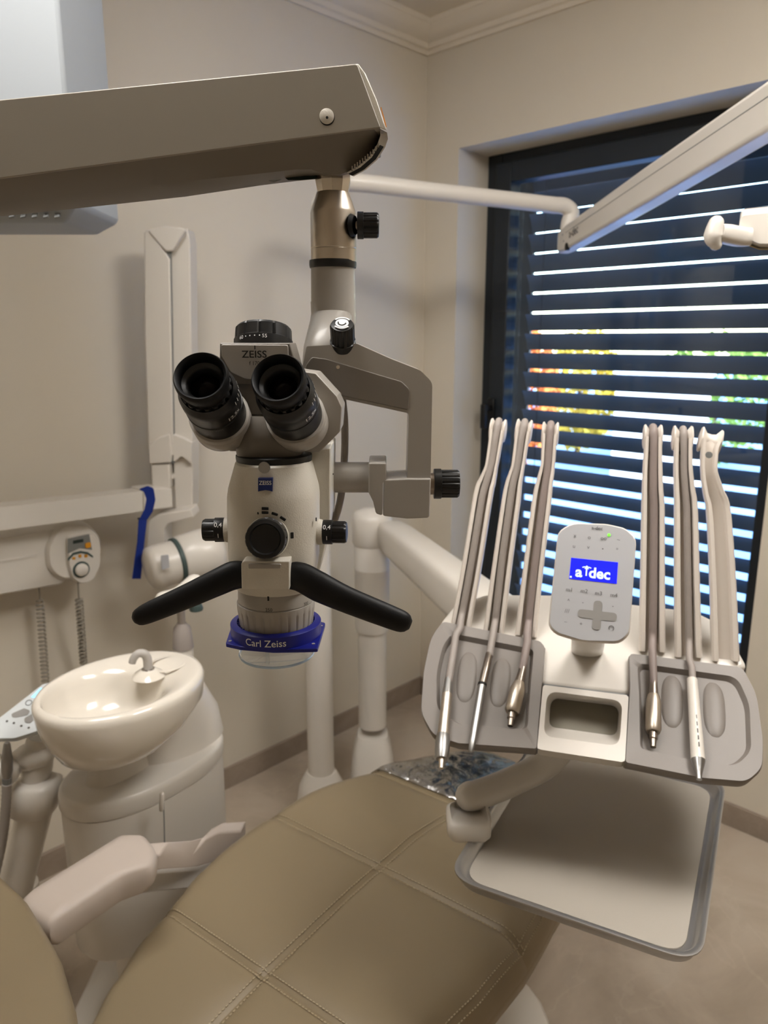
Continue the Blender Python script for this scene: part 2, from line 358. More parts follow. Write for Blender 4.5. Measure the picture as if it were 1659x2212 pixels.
# ceiling lamps (out of view above the chair)
def ceiling_lamp(v, sx, sy, label):
    p = RM @ V(v); t = bpy.data.objects.new('ceiling_light', None); COL.objects.link(t); t.location = (p.x, p.y, ZC-.03); BASE[t] = V(t.location); tag(t, label, 'ceiling light')
    x0, x1, y0, y1 = p.x-sx/2, p.x+sx/2, p.y-sy/2, p.y+sy/2; e = .012
    mk('frame', cat_(wbox(x0, x1, y0, y0+e, ZC-.03, ZC), wbox(x0, x1, y1-e, y1, ZC-.03, ZC), wbox(x0, x0+e, y0+e, y1-e, ZC-.03, ZC), wbox(x1-e, x1, y0+e, y1-e, ZC-.03, ZC)), 'white_plastic', t)
    mk('diffuser', wbox(x0+e, x1-e, y0+e, y1-e, ZC-.085, ZC-.031), 'lamp_glow', t, smooth=0)
ceiling_lamp((.85, .75, 0), .6, .6, 'square flush ceiling light panel on the window side of the room')
ceiling_lamp((-.42, .78, 0), .6, .6, 'square flush ceiling light panel on the cuspidor side of the room')
# ================================================================ OPERATING MICROSCOPE
sc0 = thing('operating_microscope', 'surgical microscope with black eyepieces, cream body and black handles on a beige spring arm', 'microscope', PY(592, 1400, .66))
YA = .74
xs = [-420, -100, 150, 400, 560, 640, 672, 700, 735, 758, 785, 808, 822]
l1 = lambda x: 386-.1330*x
top = lambda x: 215-.1013*x
# upper housing
mk('spring_arm_cover', prism(pY([(-420, top(-420)), (772, 137, 10), (823, 276, 4), (-420, l1(-420))], YA), V((0, .115, 0))), 'arm_beige', sc0, bevel=.004)
l2 = {-420: 496, -100: 453, 150: 420, 400: 392, 560: 375, 640: 366, 672: 366, 700: 376, 735: 377, 758: 368, 785: 345, 808: 318, 822: 290}
l3 = {-420: 530, -100: 478, 150: 452, 400: 425, 560: 401, 640: 391, 672: 388, 700: 386, 735: 384, 758: 376, 785: 352, 808: 326, 822: 297}
rings = []
for x in xs: rings.append([PY(x, l1(x)+1, YA+.002), PY(x, l2[x], YA+.028), PY(x, l3[x], YA+.062), PY(x, l3[x]-4, YA+.10), PY(x, l1(x)+20, YA+.112)])
mk('spring_arm_underside', loft(rings), 'arm_beige_shaded', sc0, smooth=25)
ac = mk('axle_cap', lathe(PY(706.5, 254, YA+.004), (0, -1, 0), [(.0001, -.002), (.0066, -.002), (.0066, .0042), (.0060, .0047), (.0001, .005)], 32), 'scope_white', sc0)
mk('cap_hole', lathe(PY(706.5, 254, YA-.0010), (0, -1, 0), [(.0001, 0), (.0012, 0), (.0012, .0003), (.0001, .0003)], 12), 'print_black', ac)
mk('cap_gap', lathe(PY(706.5, 254, YA+.0005), (0, -1, 0), [(.0001, 0), (.0069, 0), (.0069, .0006), (.0001, .0006)], 32), 'print_black', ac)
mk('warning_label', prism([PY(822, 232, YA+.03), PY(833, 275, YA+.03), PY(834, 275, YA+.075), PY(823, 236, YA+.075)], V((.0008, 0, .0003))), 'orange_label', sc0)
mk('arm_end_cap', loft([[PY(x0, y0, YA+.004), PY(x1, y1, YA+.004), PY(x1, y1, YA+.11), PY(x0, y0, YA+.11)] for x0, y0, x1, y1 in [(766, 139, 774, 138), (776, 150, 790, 160), (800, 220, 814, 216), (816, 262, 829, 262), (822, 277, 836, 282)]]), 'scope_white', sc0, bevel=.003)
arc = [(836, 286), (838, 300), (832, 318), (815, 345), (790, 367), (764, 381)]
mk('height_rail', loft([[PY(x, y, YA+.012), PY(x-16, y-8, YA+.010), PY(x-16, y-8, YA+.085), PY(x, y, YA+.085)] for x, y in arc]), 'chrome', sc0, smooth=50)
mk('rail_slot', loft([[PY(x-3, y-1, YA+.0105), PY(x-11, y-5, YA+.0095), PY(x-11, y-5, YA+.04), PY(x-3, y-1, YA+.04)] for x, y in arc[2:]]), 'print_black', sc0)
for k in range(11):
    t = k/10; x = 826-t*56; y = 318+50*(t**.8); mk('rail_tooth', box(PY(x-9, y-4, YA+.0085), .0012, .002, .004), 'chrome', sc0)
mk('underside_slot', loft([[PY(x, y-3-h, YA+.05), PY(x, y-3+h, YA+.048), PY(x, y-3+h, YA+.052), PY(x, y-3-h, YA+.054)] for x, y, h in [(616, 386, 1), (622, 386, 6), (650, 384, 8), (685, 381, 8)]]), 'display_dark', sc0)
mk('caution_mark', prism(pY([(580, 390), (610, 387), (592, 394)], YA+.046), (0, .001, 0)), 'vent_gray', sc0)
# column of couplings
YT = .80
def vert(name, m, prof, x=719, Y=YT, n=40, mod=None, smooth=40):       # prof: (half width px, photo y)
    o = PY(x, prof[0][1], Y); pr = []
    for r, y in prof: p = PY(x, y, Y); pr.append((r*mpp(p), p.z-o.z))
    return mk(name, lathe(o, (0, 0, 1), pr, n, ref=(0, -1, 0), mod=mod), m, sc0, smooth=smooth)
vert('swivel_collar', 'satin_steel', [(39, 372), (39, 392), (33, 424)], n=10, smooth=10)
vert('clamp_sleeve', 'satin_steel', [(30, 415), (35, 417), (48, 455), (49, 460), (49, 536), (48.3, 537), (48.3, 538.5), (49, 539.5), (49, 566)], n=48, smooth=12)
vert('black_ring', 'black_plastic', [(46, 562), (50.5, 563), (51, 568), (51, 574), (50, 579), (46, 580)])
vert('column_tube', 'scope_gray', [(47, 578), (47.5, 600), (48, 660), (48, 700)])
def knob(name, o, ax, r, L, nr, parent, m='black_plastic', flange=.28, dome=True):
    pr = [(.0001, 0), (r*1.04, 0), (r*1.07, L*.02), (r*1.07, L*flange), (r, L*(flange+.02)), (r, L*.92), (r*.9, L*.99), (r*.6, L*1.01), (.0001, L*1.02)]
    n = nr*6
    def mod(i, k): return .93 if (k in (4, 5) and i % 6 < 2) else 1
    return mk(name, lathe(o, ax, pr, n, mod=mod), m, parent, smooth=30)
p0 = PY(769, 487, YT)
mk('dimple', lathe(PY(759, 487, YT-.012), V((.95, -.3, 0)), [(.0001, 0), (.011, 0), (.009, .004), (.0001, .0045)], 24), 'black_rubber', sc0)
kn = knob('clamp_knob', PY(772, 487, YT-.01), V((1, 0, 0)), 26*mpp(p0), 46*mpp(p0), 14, sc0)
mk('knob_shaft', lathe(PY(762, 487, YT-.01), V((1, 0, 0)), [(.004, 0), (.004, 14*mpp(p0))], 16), 'steel_dark', kn)
# neck from tube into the cranked arm
rings = []
def rr_(cx, cy, hw, Y, dy, p, tiltz=0, n=32):
    c = PY(cx, cy, Y); r = hw*mpp(c); out_ = []
    for i in range(n):
        t = 2*math.pi*i/n; cc, ss = math.cos(t), math.sin(t); X = math.copysign(abs(cc)**(2/p), cc); S = math.copysign(abs(ss)**(2/p), ss)
        out_.append(c+V((X*r, S*dy, -S*tiltz)))
    return out_
mk('elbow', loft([rr_(719, 652, 48, .80, .0235, 2), rr_(719, 680, 47, .80, .0235, 2, .004), rr_(716, 700, 46, .795, .026, 2.2, .012), rr_(713, 722, 47, .785, .03, 2.5, .012), rr_(711, 755, 53, .772, .034, 3, .008), rr_(712, 790, 57, .762, .034, 4, 0), rr_(714, 815, 56, .762, .03, 4, 0)]), 'scope_gray', sc0, smooth=50)
YB = .728
arm_out = [(654, 790, 14), (662, 748, 6), (770, 742, 20), (846, 776, 10), (908, 800, 26), (934, 826, 26), (930, 1042, 4), (879, 1040, 4), (883, 893, 8), (742, 862, 10), (688, 850, 14), (656, 826, 12)]
mk('cranked_arm', prism(pY(arm_out, YB, 6), (0, .046, 0)), 'scope_gray', sc0, bevel=.0045, seg=3)
pan = mk('arm_panel', prism(pY([(659, 790, 14), (674, 771, 8), (704, 775, 20), (868, 824, 14), (886, 842, 14), (882, 886, 4), (742, 856, 10), (690, 843, 14), (663, 822, 12)], YB-.0012, 6), (0, .004, 0)), 'scope_panel_shaded', sc0, bevel=.0008)
for sx, sy in ((730, 793), (734, 851)):
    mk('panel_screw', lathe(PY(sx, sy, YB-.001), (0, -1, 0), [(.0001, 0), (.0019, 0), (.0016, .0009), (.0001, .0006)], 14), 'satin_steel', pan)
mk('joint_block', prism(pY([(829, 1036, 4), (880, 1034), (931, 1034), (928, 1119, 8), (880, 1121, 10), (827, 1115, 6)], YB-.004), (0, .054, 0)), 'scope_gray', sc0, bevel=.006, seg=3)
mk('bracket_plate', prism(pY([(796, 1000, 5), (835, 1000, 5), (835, 1038), (827, 1042), (826, 1114, 4), (812, 1110, 8), (806, 1084, 10), (796, 1064)], YB-.004), (0, .05, 0)), 'scope_gray', sc0, bevel=.003)
pb = PY(706, 1031, .745)
mk('bracket_tube', lathe(pb, (1, 0, 0), [(33*mpp(pb), 0), (33*mpp(pb), 100*mpp(pb))], 36), 'scope_gray', sc0, bevel=.001)
mk('bracket_hole', lathe(PY(719, 1024, .7137), (0, -1, 0), [(.0001, 0), (.0008, 0), (.0008, .0008), (.0001, .0008)], 10), 'print_black', sc0)
pk = PY(937, 1045, .75); kn = knob('tension_knob', pk, (1, 0, 0), 30.5*mpp(pk), 55*mpp(pk), 15, sc0)
mk('knob_shaft', lathe(PY(927, 1045, .75), (1, 0, 0), [(.011, 0), (.011, 12*mpp(pk))], 20), 'steel_dark', kn)
pk = PY(741, 742, .735); pk2 = PY(739, 702, .722); kn = knob('neck_knob', pk+(pk-pk2).normalized()*.004, pk2-pk, 26*mpp(pk), (pk2-pk).length+.005, 14, sc0)
axk = (pk2-pk).normalized(); fr = frame(axk, (0, -1, 0))
oo = pk2+axk*.0018
mk('knob_disc', lathe(oo, axk, [(.0001, 0), (.0062, 0), (.0062, .0006), (.0001, .0006)], 24), 'print_white', kn)
mk('knob_arrow', lathe(oo+axk*.0002, axk, [(.0072, 0), (.0086, 0), (.0086, .0006), (.0072, .0006), (.0072, 0)], 12, caps=False, arc=(-1.0, .9)), 'print_white', kn)
mk('knob_arrow', lathe(oo+axk*.0002, axk, [(.0072, 0), (.0086, 0), (.0086, .0006), (.0072, .0006), (.0072, 0)], 12, caps=False, arc=(2.2, 4.0)), 'print_white', kn)
mk('knob_mark', lathe(oo+axk*.0006, axk, [(.003, 0), (.0042, 0), (.0042, .0005), (.003, .0005), (.003, 0)], 10, caps=False, arc=(1.2, 4.6)), 'print_black', kn)
mk('braided_cable', tube([PY(738, 850, .77), PY(744, 900, .765), PY(745, 960, .762), PY(742, 1020, .762), PY(736, 1075, .76), PY(724, 1120, .755), PY(706, 1150, .745)], 8*mpp(PY(740, 950, .76)), 12), 'cable_gray', sc0)
# ---- body
YM = .66
def rg(cx, cy, hw, Y, dy, p=2.0, n=40): return rr_(cx, cy, hw, Y, dy, p, 0, n)
mpb = mpp(PY(592, 1130, YM))
mk('body', loft([rg(592, 993, 79, YM, .034, 2.2), rg(592, 997, 82, YM, .036, 2.2), rg(592, 1050, 96, YM, .041, 2.4), rg(592, 1066, 98, YM, .042, 2.4), rg(592, 1110, 98, YM, .042, 2.4), rg(593, 1200, 96, YM, .041, 2.4), rg(594, 1245, 88, YM, .038, 2.3), rg(595, 1262, 82, YM, .036, 2.2)]), 'scope_white', sc0, smooth=22)
mk('rear_housing', prism(pY([(640, 985), (694, 970, 4), (714, 967, 4), (713, 1120), (706, 1165, 10), (690, 1236, 4), (640, 1236)], YM+.02), (0, .075, 0)), 'scope_white', sc0, bevel=.004)
vb = lambda name, m, prof, x=592, Y=YM, **k: vert(name, m, prof, x, Y, **k)
vb('mount_ring', 'black_plastic', [(78, 979), (81.5, 981), (82, 986), (81, 994), (76, 996)])
mk('body_screw', lathe(PY(571, 1010, YM-.0375), (0, -1, .15), [(.0001, 0), (.0050, 0), (.0048, .0018), (.0001, .002)], 24), 'satin_silver', sc0)
ylogo = YM-.0412
lg = mk('logo_plate', prism([PY(x, y, ylogo-.0006+.0004*((y-1033)/28)) for x, y in [(557.5, 1033), (588.5, 1033), (588.5, 1062), (582, 1060), (573, 1058.5), (564, 1060), (557.5, 1062)]], (0, .004, 0)), 'logo_blue', sc0, smooth=0)
ex = V((1, 0, 0)); ez = V((0, 0, 1))
text('logo_text', 'ZEISS', 11.5*mpb, flat(PY(573, 1043.5, ylogo-.0008), ex, ez, .0002), 'print_white', lg, .012, .95)
# zoom knob
zo = PY(579, 1160, YM-.036); zd = (PY(571, 1166, YM-.085)-zo); zr = 47.5*mpp(PY(571, 1165, YM-.08))
mk('knob_base', lathe(zo, zd, [(zr*1.03, 0), (zr*1.03, .008), (zr*1.0, .0095)], 40), 'scope_white', sc0)
n_ = 96
mk('zoom_knob', lathe(zo, zd, [(zr*.93, .008), (zr*.97, .012), (zr*.97, .018), (zr*.95, .0185), (zr*.94, .036), (zr*.90, .0385), (zr*.72, .0395), (zr*.66, .037), (.0001, .0355)], n_, mod=lambda i, k: .965 if (k in (3, 4) and i % 6 == 0) else 1), 'black_plastic', sc0, smooth=30)
for i, (x, y, an, wd, hg) in enumerate([(541.5, 1122, 38, 11, 5.5), (555, 1114, 18, 13, 5.5), (573, 1112, 0, 14, 5.5), (592, 1115, -18, 13, 5.5), (608, 1124, -36, 13, 6), (573, 1103.5, 0, 14, 6), (626, 1157, 90, 13, 6.5)]):
    dx_, dy_ = x-577, y-1162; ln = math.hypot(dx_, dy_); x += 5*dx_/ln; y += 5*dy_/ln   # on the curved front of the body
    c0 = PY(x, y, YM); xx = (c0.x-PY(592, y, YM).x)/(98*mpb); yy = YM-.042*(max(0, 1-abs(xx)**2.4))**(1/2.4)
    c = PY(x, y, yy-.0006); an = math.radians(an); slope = math.atan2(.042*abs(xx)**1.4, .041)*(1 if xx > 0 else -1)
    ex_ = V((math.cos(slope), math.sin(slope), 0)); q = ex_*math.cos(an)+ez*math.sin(an); r = -ex_*math.sin(an)+ez*math.cos(an)
    mk('step_mark', box(c, wd*mpb, .0012, hg*mpb, q, V((0, 1, 0)), r), 'print_white' if i == 0 else 'print_black', sc0, bevel=.0004)
for sx, kx, ky, side in ((1, 692, 1149, 'r'), (-1, 492, 1144, 'l')):
    o = PY(kx-sx*6, ky, YM-.004); ax = V((sx, -.05, 0)); r = 25*mpp(o)
    mk('dial_base', lathe(o, ax, [(r*1.12, 0), (r*1.1, .0035), (r*1.02, .0055)], 32), 'scope_white', sc0)
    L = .0265 if sx > 0 else .0245
    pr = [(r*1.03, .005), (r*1.06, .006), (r*1.06, .0135), (r*.96, .0138), (r*.96, L-.002), (r*.86, L-.0002), (r*.5, L+.0004), (.0001, L+.0006)]
    kb = mk('light_dial', lathe(o, ax, pr, 72, mod=lambda i, k: .93 if (k in (3, 4) and i % 8 < 3) else 1), 'black_plastic', sc0, smooth=30)
    fx, fa, fb = frame(ax, (0, -1, 0)); zsgn = 1 if fb.z > 0 else -1
    for s_, up in (('0,4', .62), ('1', -.28)):
        def fn(x, y, up=up): 
            an = (up+y/(r*1.06))*zsgn; return o+fx*(.0095+sx*x)+(fa*math.cos(an)+fb*math.sin(an))*(r*1.06+.0003)
        text('dial_number', s_, .0058, fn, 'print_white', kb, .01)
mk('dial_tick', box(PY(683, 1122, YM-.022), .0008, .002, .003), 'print_black', sc0)
# handles and bracket
YH = .606
mk('handle_bracket', prism(pY([(521, 1216, 6), (528, 1212, 3), (625, 1213, 2), (625, 1274, 2), (522, 1273, 4)], YH), (0, .05, 0)), 'scope_white', sc0, bevel=.002)
mk('bracket_recess', prism(pY([(536, 1217, 4), (608, 1218, 4), (606, 1229), (537, 1229)], YH-.0008), (0, .004, 0)), 'scope_gray', sc0, bevel=.0007)
def handle(pts):
    P = [PY(x, y, YH+.012+dy) for x, y, r, dy in pts]; R = [r*mpp(q) for (x, y, r, dy), q in zip(pts, P)]
    mk('handle', tube(P, R, 28, 6, flat=.72, ref=(0, 0, 1), roundend=True), 'black_rubber', sc0, smooth=60)
handle([(530, 1242, 29, .006), (505, 1243, 32, .004), (470, 1258, 30, 0), (400, 1290, 27, -.004), (330, 1320, 24, -.008), (306, 1331, 21, -.009)])
handle([(618, 1243, 29, .006), (650, 1247, 33, .004), (690, 1268, 34, 0), (745, 1294, 30, -.004), (830, 1328, 27, -.008), (866, 1342, 25, -.009)])
# objective
vb('objective_collar', 'scope_gray', [(78, 1255), (81, 1262), (82, 1292), (80.5, 1293.5)], x=596)
def fringe(i, k): return .972 if (k in (3, 4) and i % 8 < 2) else 1
fr_ = vb('focus_ring', 'scope_gray', [(80.5, 1293.5), (83, 1295), (83, 1305), (82.4, 1311), (78.6, 1341), (78, 1346), (76, 1350)], x=596, n=224, mod=fringe, smooth=30)
po = PY(596, 1300, YM); rO = 83*mpp(po)
mk('focus_index', box(PY(579.5, 1293, YM-rO-.0004), .0016, .0006, .0043), 'print_black', sc0, bevel=.0003)
for s_, da in (('250', -.03), ('300', 1.0)):
    an0 = da
    def fn(x, y, an0=an0):
        a2 = an0+x/rO; return V((po.x+rO*1.001*math.sin(a2), po.y-rO*1.001*math.cos(a2), PY(596, 1318, YM-rO).z+y))
    text('focus_number', s_, .0042, fn, 'print_black', fr_, 0)
# blue splash guard
oz = PY(596, 1338, YM); rG = 97*mpp(oz); zg0 = PY(596, 1338, YM).z; hG = .0128
gu = mk('splash_guard', lathe(V((oz.x, oz.y, zg0)), (0, 0, -1), [(rG*.86, 0), (rG*.95, .0002), (rG, .0015), (rG, hG), (rG*.86, hG), (rG*.86, 0)], 56, caps=False), 'blue_plastic', sc0, smooth=40)
for k in range(9):
    for s_ in (-1, 1):
        a = s_*(.9+k*.13); mk('guard_rib', box(V((oz.x+rG*.83*math.sin(a), oz.y-rG*.83*math.cos(a), zg0-.004)), .0035, .0009, .006, V((math.sin(a), -math.cos(a), 0)), V((math.cos(a), math.sin(a), 0))), 'blue_plastic', gu, smooth=0)
zf = zg0-hG
fl = mk('guard_flange', prism([V((p.x, p.y, zf)) for p in pZ([(487, 1390, 3), (520, 1397, 10), (590, 1403, 20), (655, 1402, 10), (686, 1401, 3), (703, 1345, 3), (600, 1322), (505, 1338, 3)], zf)], (0, 0, -.0035)), 'blue_plastic', gu, bevel=.0006)
for hx, hy in ((497, 1385), (677, 1391), (694, 1352)):
    mk('flange_hole', lathe(PZ(hx, hy, zf), (0, 0, 1), [(.0001, .0001), (.0016, .0001), (.0016, .0004), (.0001, .0004)], 12), 'scope_gray', gu)
def fn(x, y):
    a2 = -.1+x/rG; return V((oz.x+(rG+.0003)*math.sin(a2), oz.y-(rG+.0003)*math.cos(a2), zf+.0056+y))
text('guard_text', 'Carl Zeiss', .0092, fn, 'print_white', gu, .004)
rS = 82*mpp(oz); zs = zf-.0035
mk('clear_shield', lathe(V((oz.x, oz.y, zs)), (0, 0, -1), [(rS, 0), (rS, .012), (rS*.97, .0165), (rS*.9, .0185), (.0001, .0190)], 56), 'clear_shield', gu, smooth=50)
mk('shield_rim', lathe(V((oz.x, oz.y, zs)), (0, 0, -1), [(rS*.995, .0150), (rS*1.004, .0160), (rS*.985, .0176), (rS*.975, .0170), (rS*.995, .0150)], 56, caps=False), 'shield_edge', gu)
mk('shield_tab', box(PY(578, 1422, YM-rS*.92), .003, .0012, .011), 'clear_shield', gu)
mk('shield_glow', lathe(V((oz.x, oz.y, zs+.001)), (0, 0, -1), [(.006, 0), (.006, .006), (.0045, .0075), (.0025, .0085), (.0001, .009)], 24), 'glow_white', gu, smooth=60)  # glowing stud standing for light reflected inside the clear shield
# ---- binocular tube
mk('tube_neck', loft([rg(585, 979, 70, YM+.005, .029, 3), rg(585, 960, 72, YM+.005, .031, 3), rg(585, 930, 72, YM+.004, .033, 3), rg(585, 895, 66, YM+.006, .026, 3)]), 'scope_dark', sc0, smooth=50)
mk('tube_bridge', prism(pY([(505, 790), (640, 790), (660, 860), (650, 900, 6), (520, 900, 6), (495, 850)], .652), (0, .05, 0)), 'scope_dark', sc0, bevel=.004)
hl = mk('prism_housing', prism(pY([(398, 846, 10), (430, 790, 10), (500, 800), (530, 890), (516, 940), (514, 975, 3), (497, 975, 6), (440, 938, 8), (424, 912, 8)], .655), (0, .05, 0)), 'scope_gray', sc0, bevel=.006, seg=3)
hr = mk('prism_housing', prism(pY([(600, 880), (640, 800), (682, 806, 8), (728, 856, 8), (739, 880, 8), (735, 932, 8), (690, 977, 6), (657, 977, 3), (655, 940)], .655), (0, .05, 0)), 'scope_gray', sc0, bevel=.006, seg=3)
hd = mk('tube_head', prism(pY([(475, 741, 3), (626, 741, 3), (640, 790, 10), (636, 830), (480, 830), (474, 780, 8)], .648), (0, .045, 0)), 'scope_dark', sc0, bevel=.0015)
pl = mk('name_plate', prism(pY([(477, 744, 5), (622, 745, 5), (624, 780, 10), (612, 808, 22), (560, 820, 30), (530, 819, 25), (498, 804, 18), (479, 770, 8)], .6465), (0, .003, 0)), 'scope_gray', hd, bevel=.0005)
mN = mpp(PY(550, 770, .646))
text('plate_text', 'ZEISS', 21*mN, flat(PY(549.5, 766, .6464), ex, ez, .0002), 'print_black', hd, .012, 1.12)
text('plate_focal', 'f 170', 12*mN, flat(PY(550, 785, .6464), ex, ez, .0002), 'print_black', hd, 0, .95)
mk('plate_tick', box(PY(550.5, 750.5, .6462), 2.2*mN, .0004, 8*mN), 'print_black', hd)
kd = PY(569, 752, .690); kax = V((0, .30, .95)); rK = 62*mpp(kd)
dk = mk('distance_dial', lathe(kd, kax, [(rK, -.004), (rK*1.02, .004), (rK*1.02, .006), (rK*.99, .0065), (rK*.97, .0165), (rK*.9, .0185), (.0001, .019)], 96, mod=lambda i, k: .95 if (k in (3, 4) and i % 8 == 0) else 1), 'black_plastic', sc0, smooth=30)
fx, fa, fb = frame(kax, (0, -1, 0))
def dial(an, h): return lambda x, y: kd+fx*(h+y)+(fa*math.cos(an-x/rK*sg)+fb*math.sin(an-x/rK*sg))*(rK*1.02+.0003)
sg = 1 if (fb.x < 0) else -1
for s_, px in (('60', 532), ('·', 542), ('·', 551), ('·', 561), ('·', 571), ('55', 581)):
    an = math.asin(max(-1, min(1, (px-569)*mpp(kd)/rK)))*(-sg if True else 1)
    text('dial_number', s_, .0045 if s_ != '·' else .009, dial(an, .0030), 'print_white', dk, 0)
# eyepieces
def eyepiece(ex_, ey_, bx_, by_):
    E = PY(ex_, ey_, .577); Bq = PY(bx_, by_, .658); ax = (Bq-E); L = ax.length; q = ax.normalized(); R = 60*mpp(E)
    fx, fa, fb = frame(q, (0, 0, 1)); k = L/.092
    e = thing_part('eyepiece', lathe(E, q, [(R*1.0, .020*k), (R*1.03, .022*k), (R*1.12, .025*k), (R*1.13, .033*k), (R*1.10, .034*k), (R*1.10, .045*k), (R*1.08, .0455*k), (R*1.12, .046*k), (R*1.12, .0505*k), (R*1.10, .051*k), (R*1.10, .066*k)], 64, caps=False))
    mk('eyecup', lathe(E, q, [(R*.80, .010*k), (R*.84, .002*k), (R*.94, 0), (R*1.0, .002*k), (R*1.01, .006*k), (R*.95, .012*k), (R*.86, .019*k)], 56, caps=False), 'black_rubber', e, smooth=60)
    mk('eyecup_throat', lathe(E, q, [(R*.80, .010*k), (R*.70, .012*k), (R*.60, .013*k), (R*.56, .022*k)], 48, caps=False), 'black_plastic', e, smooth=60)
    mk('ocular_lens', lathe(E, q, [(R*.57, .021*k), (R*.5, .0185*k), (R*.35, .0165*k), (R*.18, .0155*k), (.0001, .015*k)], 40), 'lens_glass', e, smooth=80)
    mk('diopter_grip', lathe(E, q, [(R*.86, .0165*k), (R*.97, .017*k), (R*.97, .0215*k), (R*.9, .022*k)], 90, caps=False, mod=lambda i, k_: .94 if i % 5 < 2 else 1), 'black_plastic', e, smooth=20)
    mk('collar', lathe(E, q, [(R*1.08, .0655*k), (R*1.2, .066*k), (R*1.22, .0668*k), (R*1.22, .0708*k), (R*1.2, .0712*k), (R*1.22, .0718*k), (R*1.22, .084*k), (R*1.05, .090*k)], 56, caps=False), 'scope_gray', e, smooth=35)
    # which angle points right / down as seen from the camera
    right = V((1, 0, 0)); ar = math.atan2(right.dot(fb), right.dot(fa)); dn = V((0, 0, -1)); ad = math.atan2(dn.dot(fb), dn.dot(fa)); s2 = 1 if math.sin(ad-ar) > 0 else -1
    for i in range(6):
        a2 = ar-s2*.42+s2*i*.16; d = fa*math.cos(a2)+fb*math.sin(a2); t2 = q.cross(d)
        mk('diopter_tick', box(E+q*(.0285*k)+d*(R*1.131), .0003, .0045, .0004, d, q, t2), 'print_white', e, smooth=0)
    def f1(x, y, a0=ar+s2*.62): a2 = a0-s2*(x/(R*1.1)); return E+q*(.0395*k-y)+(fa*math.cos(a2)+fb*math.sin(a2))*(R*1.1+.0004)
    text('power_text', '12,5x', .0062, f1, 'print_white', e, .01)
    def f2(x, y, a0=ad): a2 = a0-s2*(x/(R*1.12)); return E+q*(.0482*k-y)+(fa*math.cos(a2)+fb*math.sin(a2))*(R*1.12+.0003)
    text('serial_text', '005543-9901', .0036, f2, 'print_gray', e, 0)
def thing_part(name, geo): return mk(name, geo, 'black_plastic', sc0, smooth=35)
eyepiece(432, 811, 487, 925); eyepiece(600, 815, 650, 926)
# ---- ceiling column of the microscope, top left
pc = PY(60, 470, 1.25); zb = pc.z
xr = PY(134, 100, 1.25).x
mc = thing('suspension_column', 'pale box column with vent slots hanging from the ceiling behind the beige spring arm', 'column', V((xr-.2, 1.35, zb)))
mk('column_shell', loft([[V((xr-.42+i, 1.25+i, z)), V((xr-i, 1.25+i, z)), V((xr-i, 1.45-i, z)), V((xr-.42+i, 1.45-i, z))] for z, i in ((zb-.004, .03), (zb+.02, .0), (ZC, 0))]), 'column_paint', mc, bevel=.006)
for k in range(5): mk('vent_slot', box(V((xr-.035-k*.018, 1.2655, zb+.008)), .008, .003, .016, V((1, 0, .2)).normalized(), V((0, .8, -.6)), V((0, .6, .8))), 'vent_gray', mc)
# ================================================================ DENTAL LIGHT (post, bent tube, flex arm, head)
PL = V((-.200, 2.15, 0)); PU = V((-.178, 2.15, 0))
dl = thing('dental_light', 'white dental operating light with a bent tube and a sloping flex arm', 'lamp', PL)
def up(x, y): return V((x, y, 0))
mk('post_foot', loft([[PL+V((math.cos(t)*r*1.05, math.sin(t)*r, z)) for t in [2*math.pi*i/36 for i in range(36)]] for r, z in ((.075, 0), (.075, .05), (.068, .10), (.052, .135), (.044, .15))]), 'white_plastic', dl, smooth=60)
mk('post', lathe(PL+V((0, 0, .14)), (0, 0, 1), [(.0415, 0), (.0415, .95), (.036, .97), (.0001, .98)], 36), 'white_plastic', dl)
zt = 1.905; rt = .0235; ru = .0195
pe = PY(1232, 447, 2.40)
q0 = V((PU.x, PU.y, zt)); dirh = (pe-q0).normalized()
mk('bent_tube', tube([V((PU.x, PU.y, 1.0)), V((PU.x, PU.y, 1.5)), V((PU.x, PU.y, zt-.1)), V((PU.x, PU.y, zt-.06))+dirh*.012, q0+dirh*.04+V((0, 0, -.012)), q0+dirh*.10, q0.lerp(pe, .4), q0.lerp(pe, .8), pe-dirh*.05], [ru, ru, ru, rt, rt, rt, rt, rt, rt], 20, 6), 'white_plastic', dl, smooth=60)
ph = PY(1224, 520, 2.40)
mk('tube_elbow', tube([pe-dirh*.055, pe-dirh*.02, pe+V((.004, 0, -.016)), pe.lerp(ph, .5), ph], [rt, rt, rt, rt*.98, rt*.95], 20, 5), 'white_plastic', dl, smooth=60)
ke = PY(1222, 522, 2.38); kf = PY(1780, 168, 1.25)
fx = (kf-ke).normalized(); fz = V((0, 0, 1)); fs = fx.cross(fz).normalized(); fu = fs.cross(fx).normalized()
if fs.y > 0: fs = -fs
Lf = (kf-ke).length
def frect(t, h, w_): 
    c = ke+fx*t; return [c+fu*h+fs*w_, c-fu*h+fs*w_, c-fu*h-fs*w_, c+fu*h-fs*w_]
fa_ = mk('flex_arm', loft([frect(-.03, .02, .016), frect(-.012, .032, .02), frect(.05, .036, .022), frect(Lf*.5, .040, .024), frect(Lf, .040, .024)]), 'white_plastic', dl, bevel=.008, seg=3)
mk('arm_seam', loft([[ke+fx*t+fs*(w_+.0006)+fu*(.012+h) for h in (-.0007, .0007)]+[ke+fx*t+fs*(w_-.001)+fu*(.012+h) for h in (.0007, -.0007)] for t, w_ in ((.06, .022), (Lf*.5, .024), (Lf, .024))]), 'vent_gray', fa_)
text('arm_text', 'a-dec', .034, flat(ke+fx*.13+fs*.0228, fx, fu, .0006), 'print_gray', fa_, .01)
mk('arm_plug', lathe(ke+fx*.075-fu*.030+fs*.016, fs, [(.0001, 0), (.011, 0), (.011, .009), (.0001, .010)], 16), 'print_black', fa_)
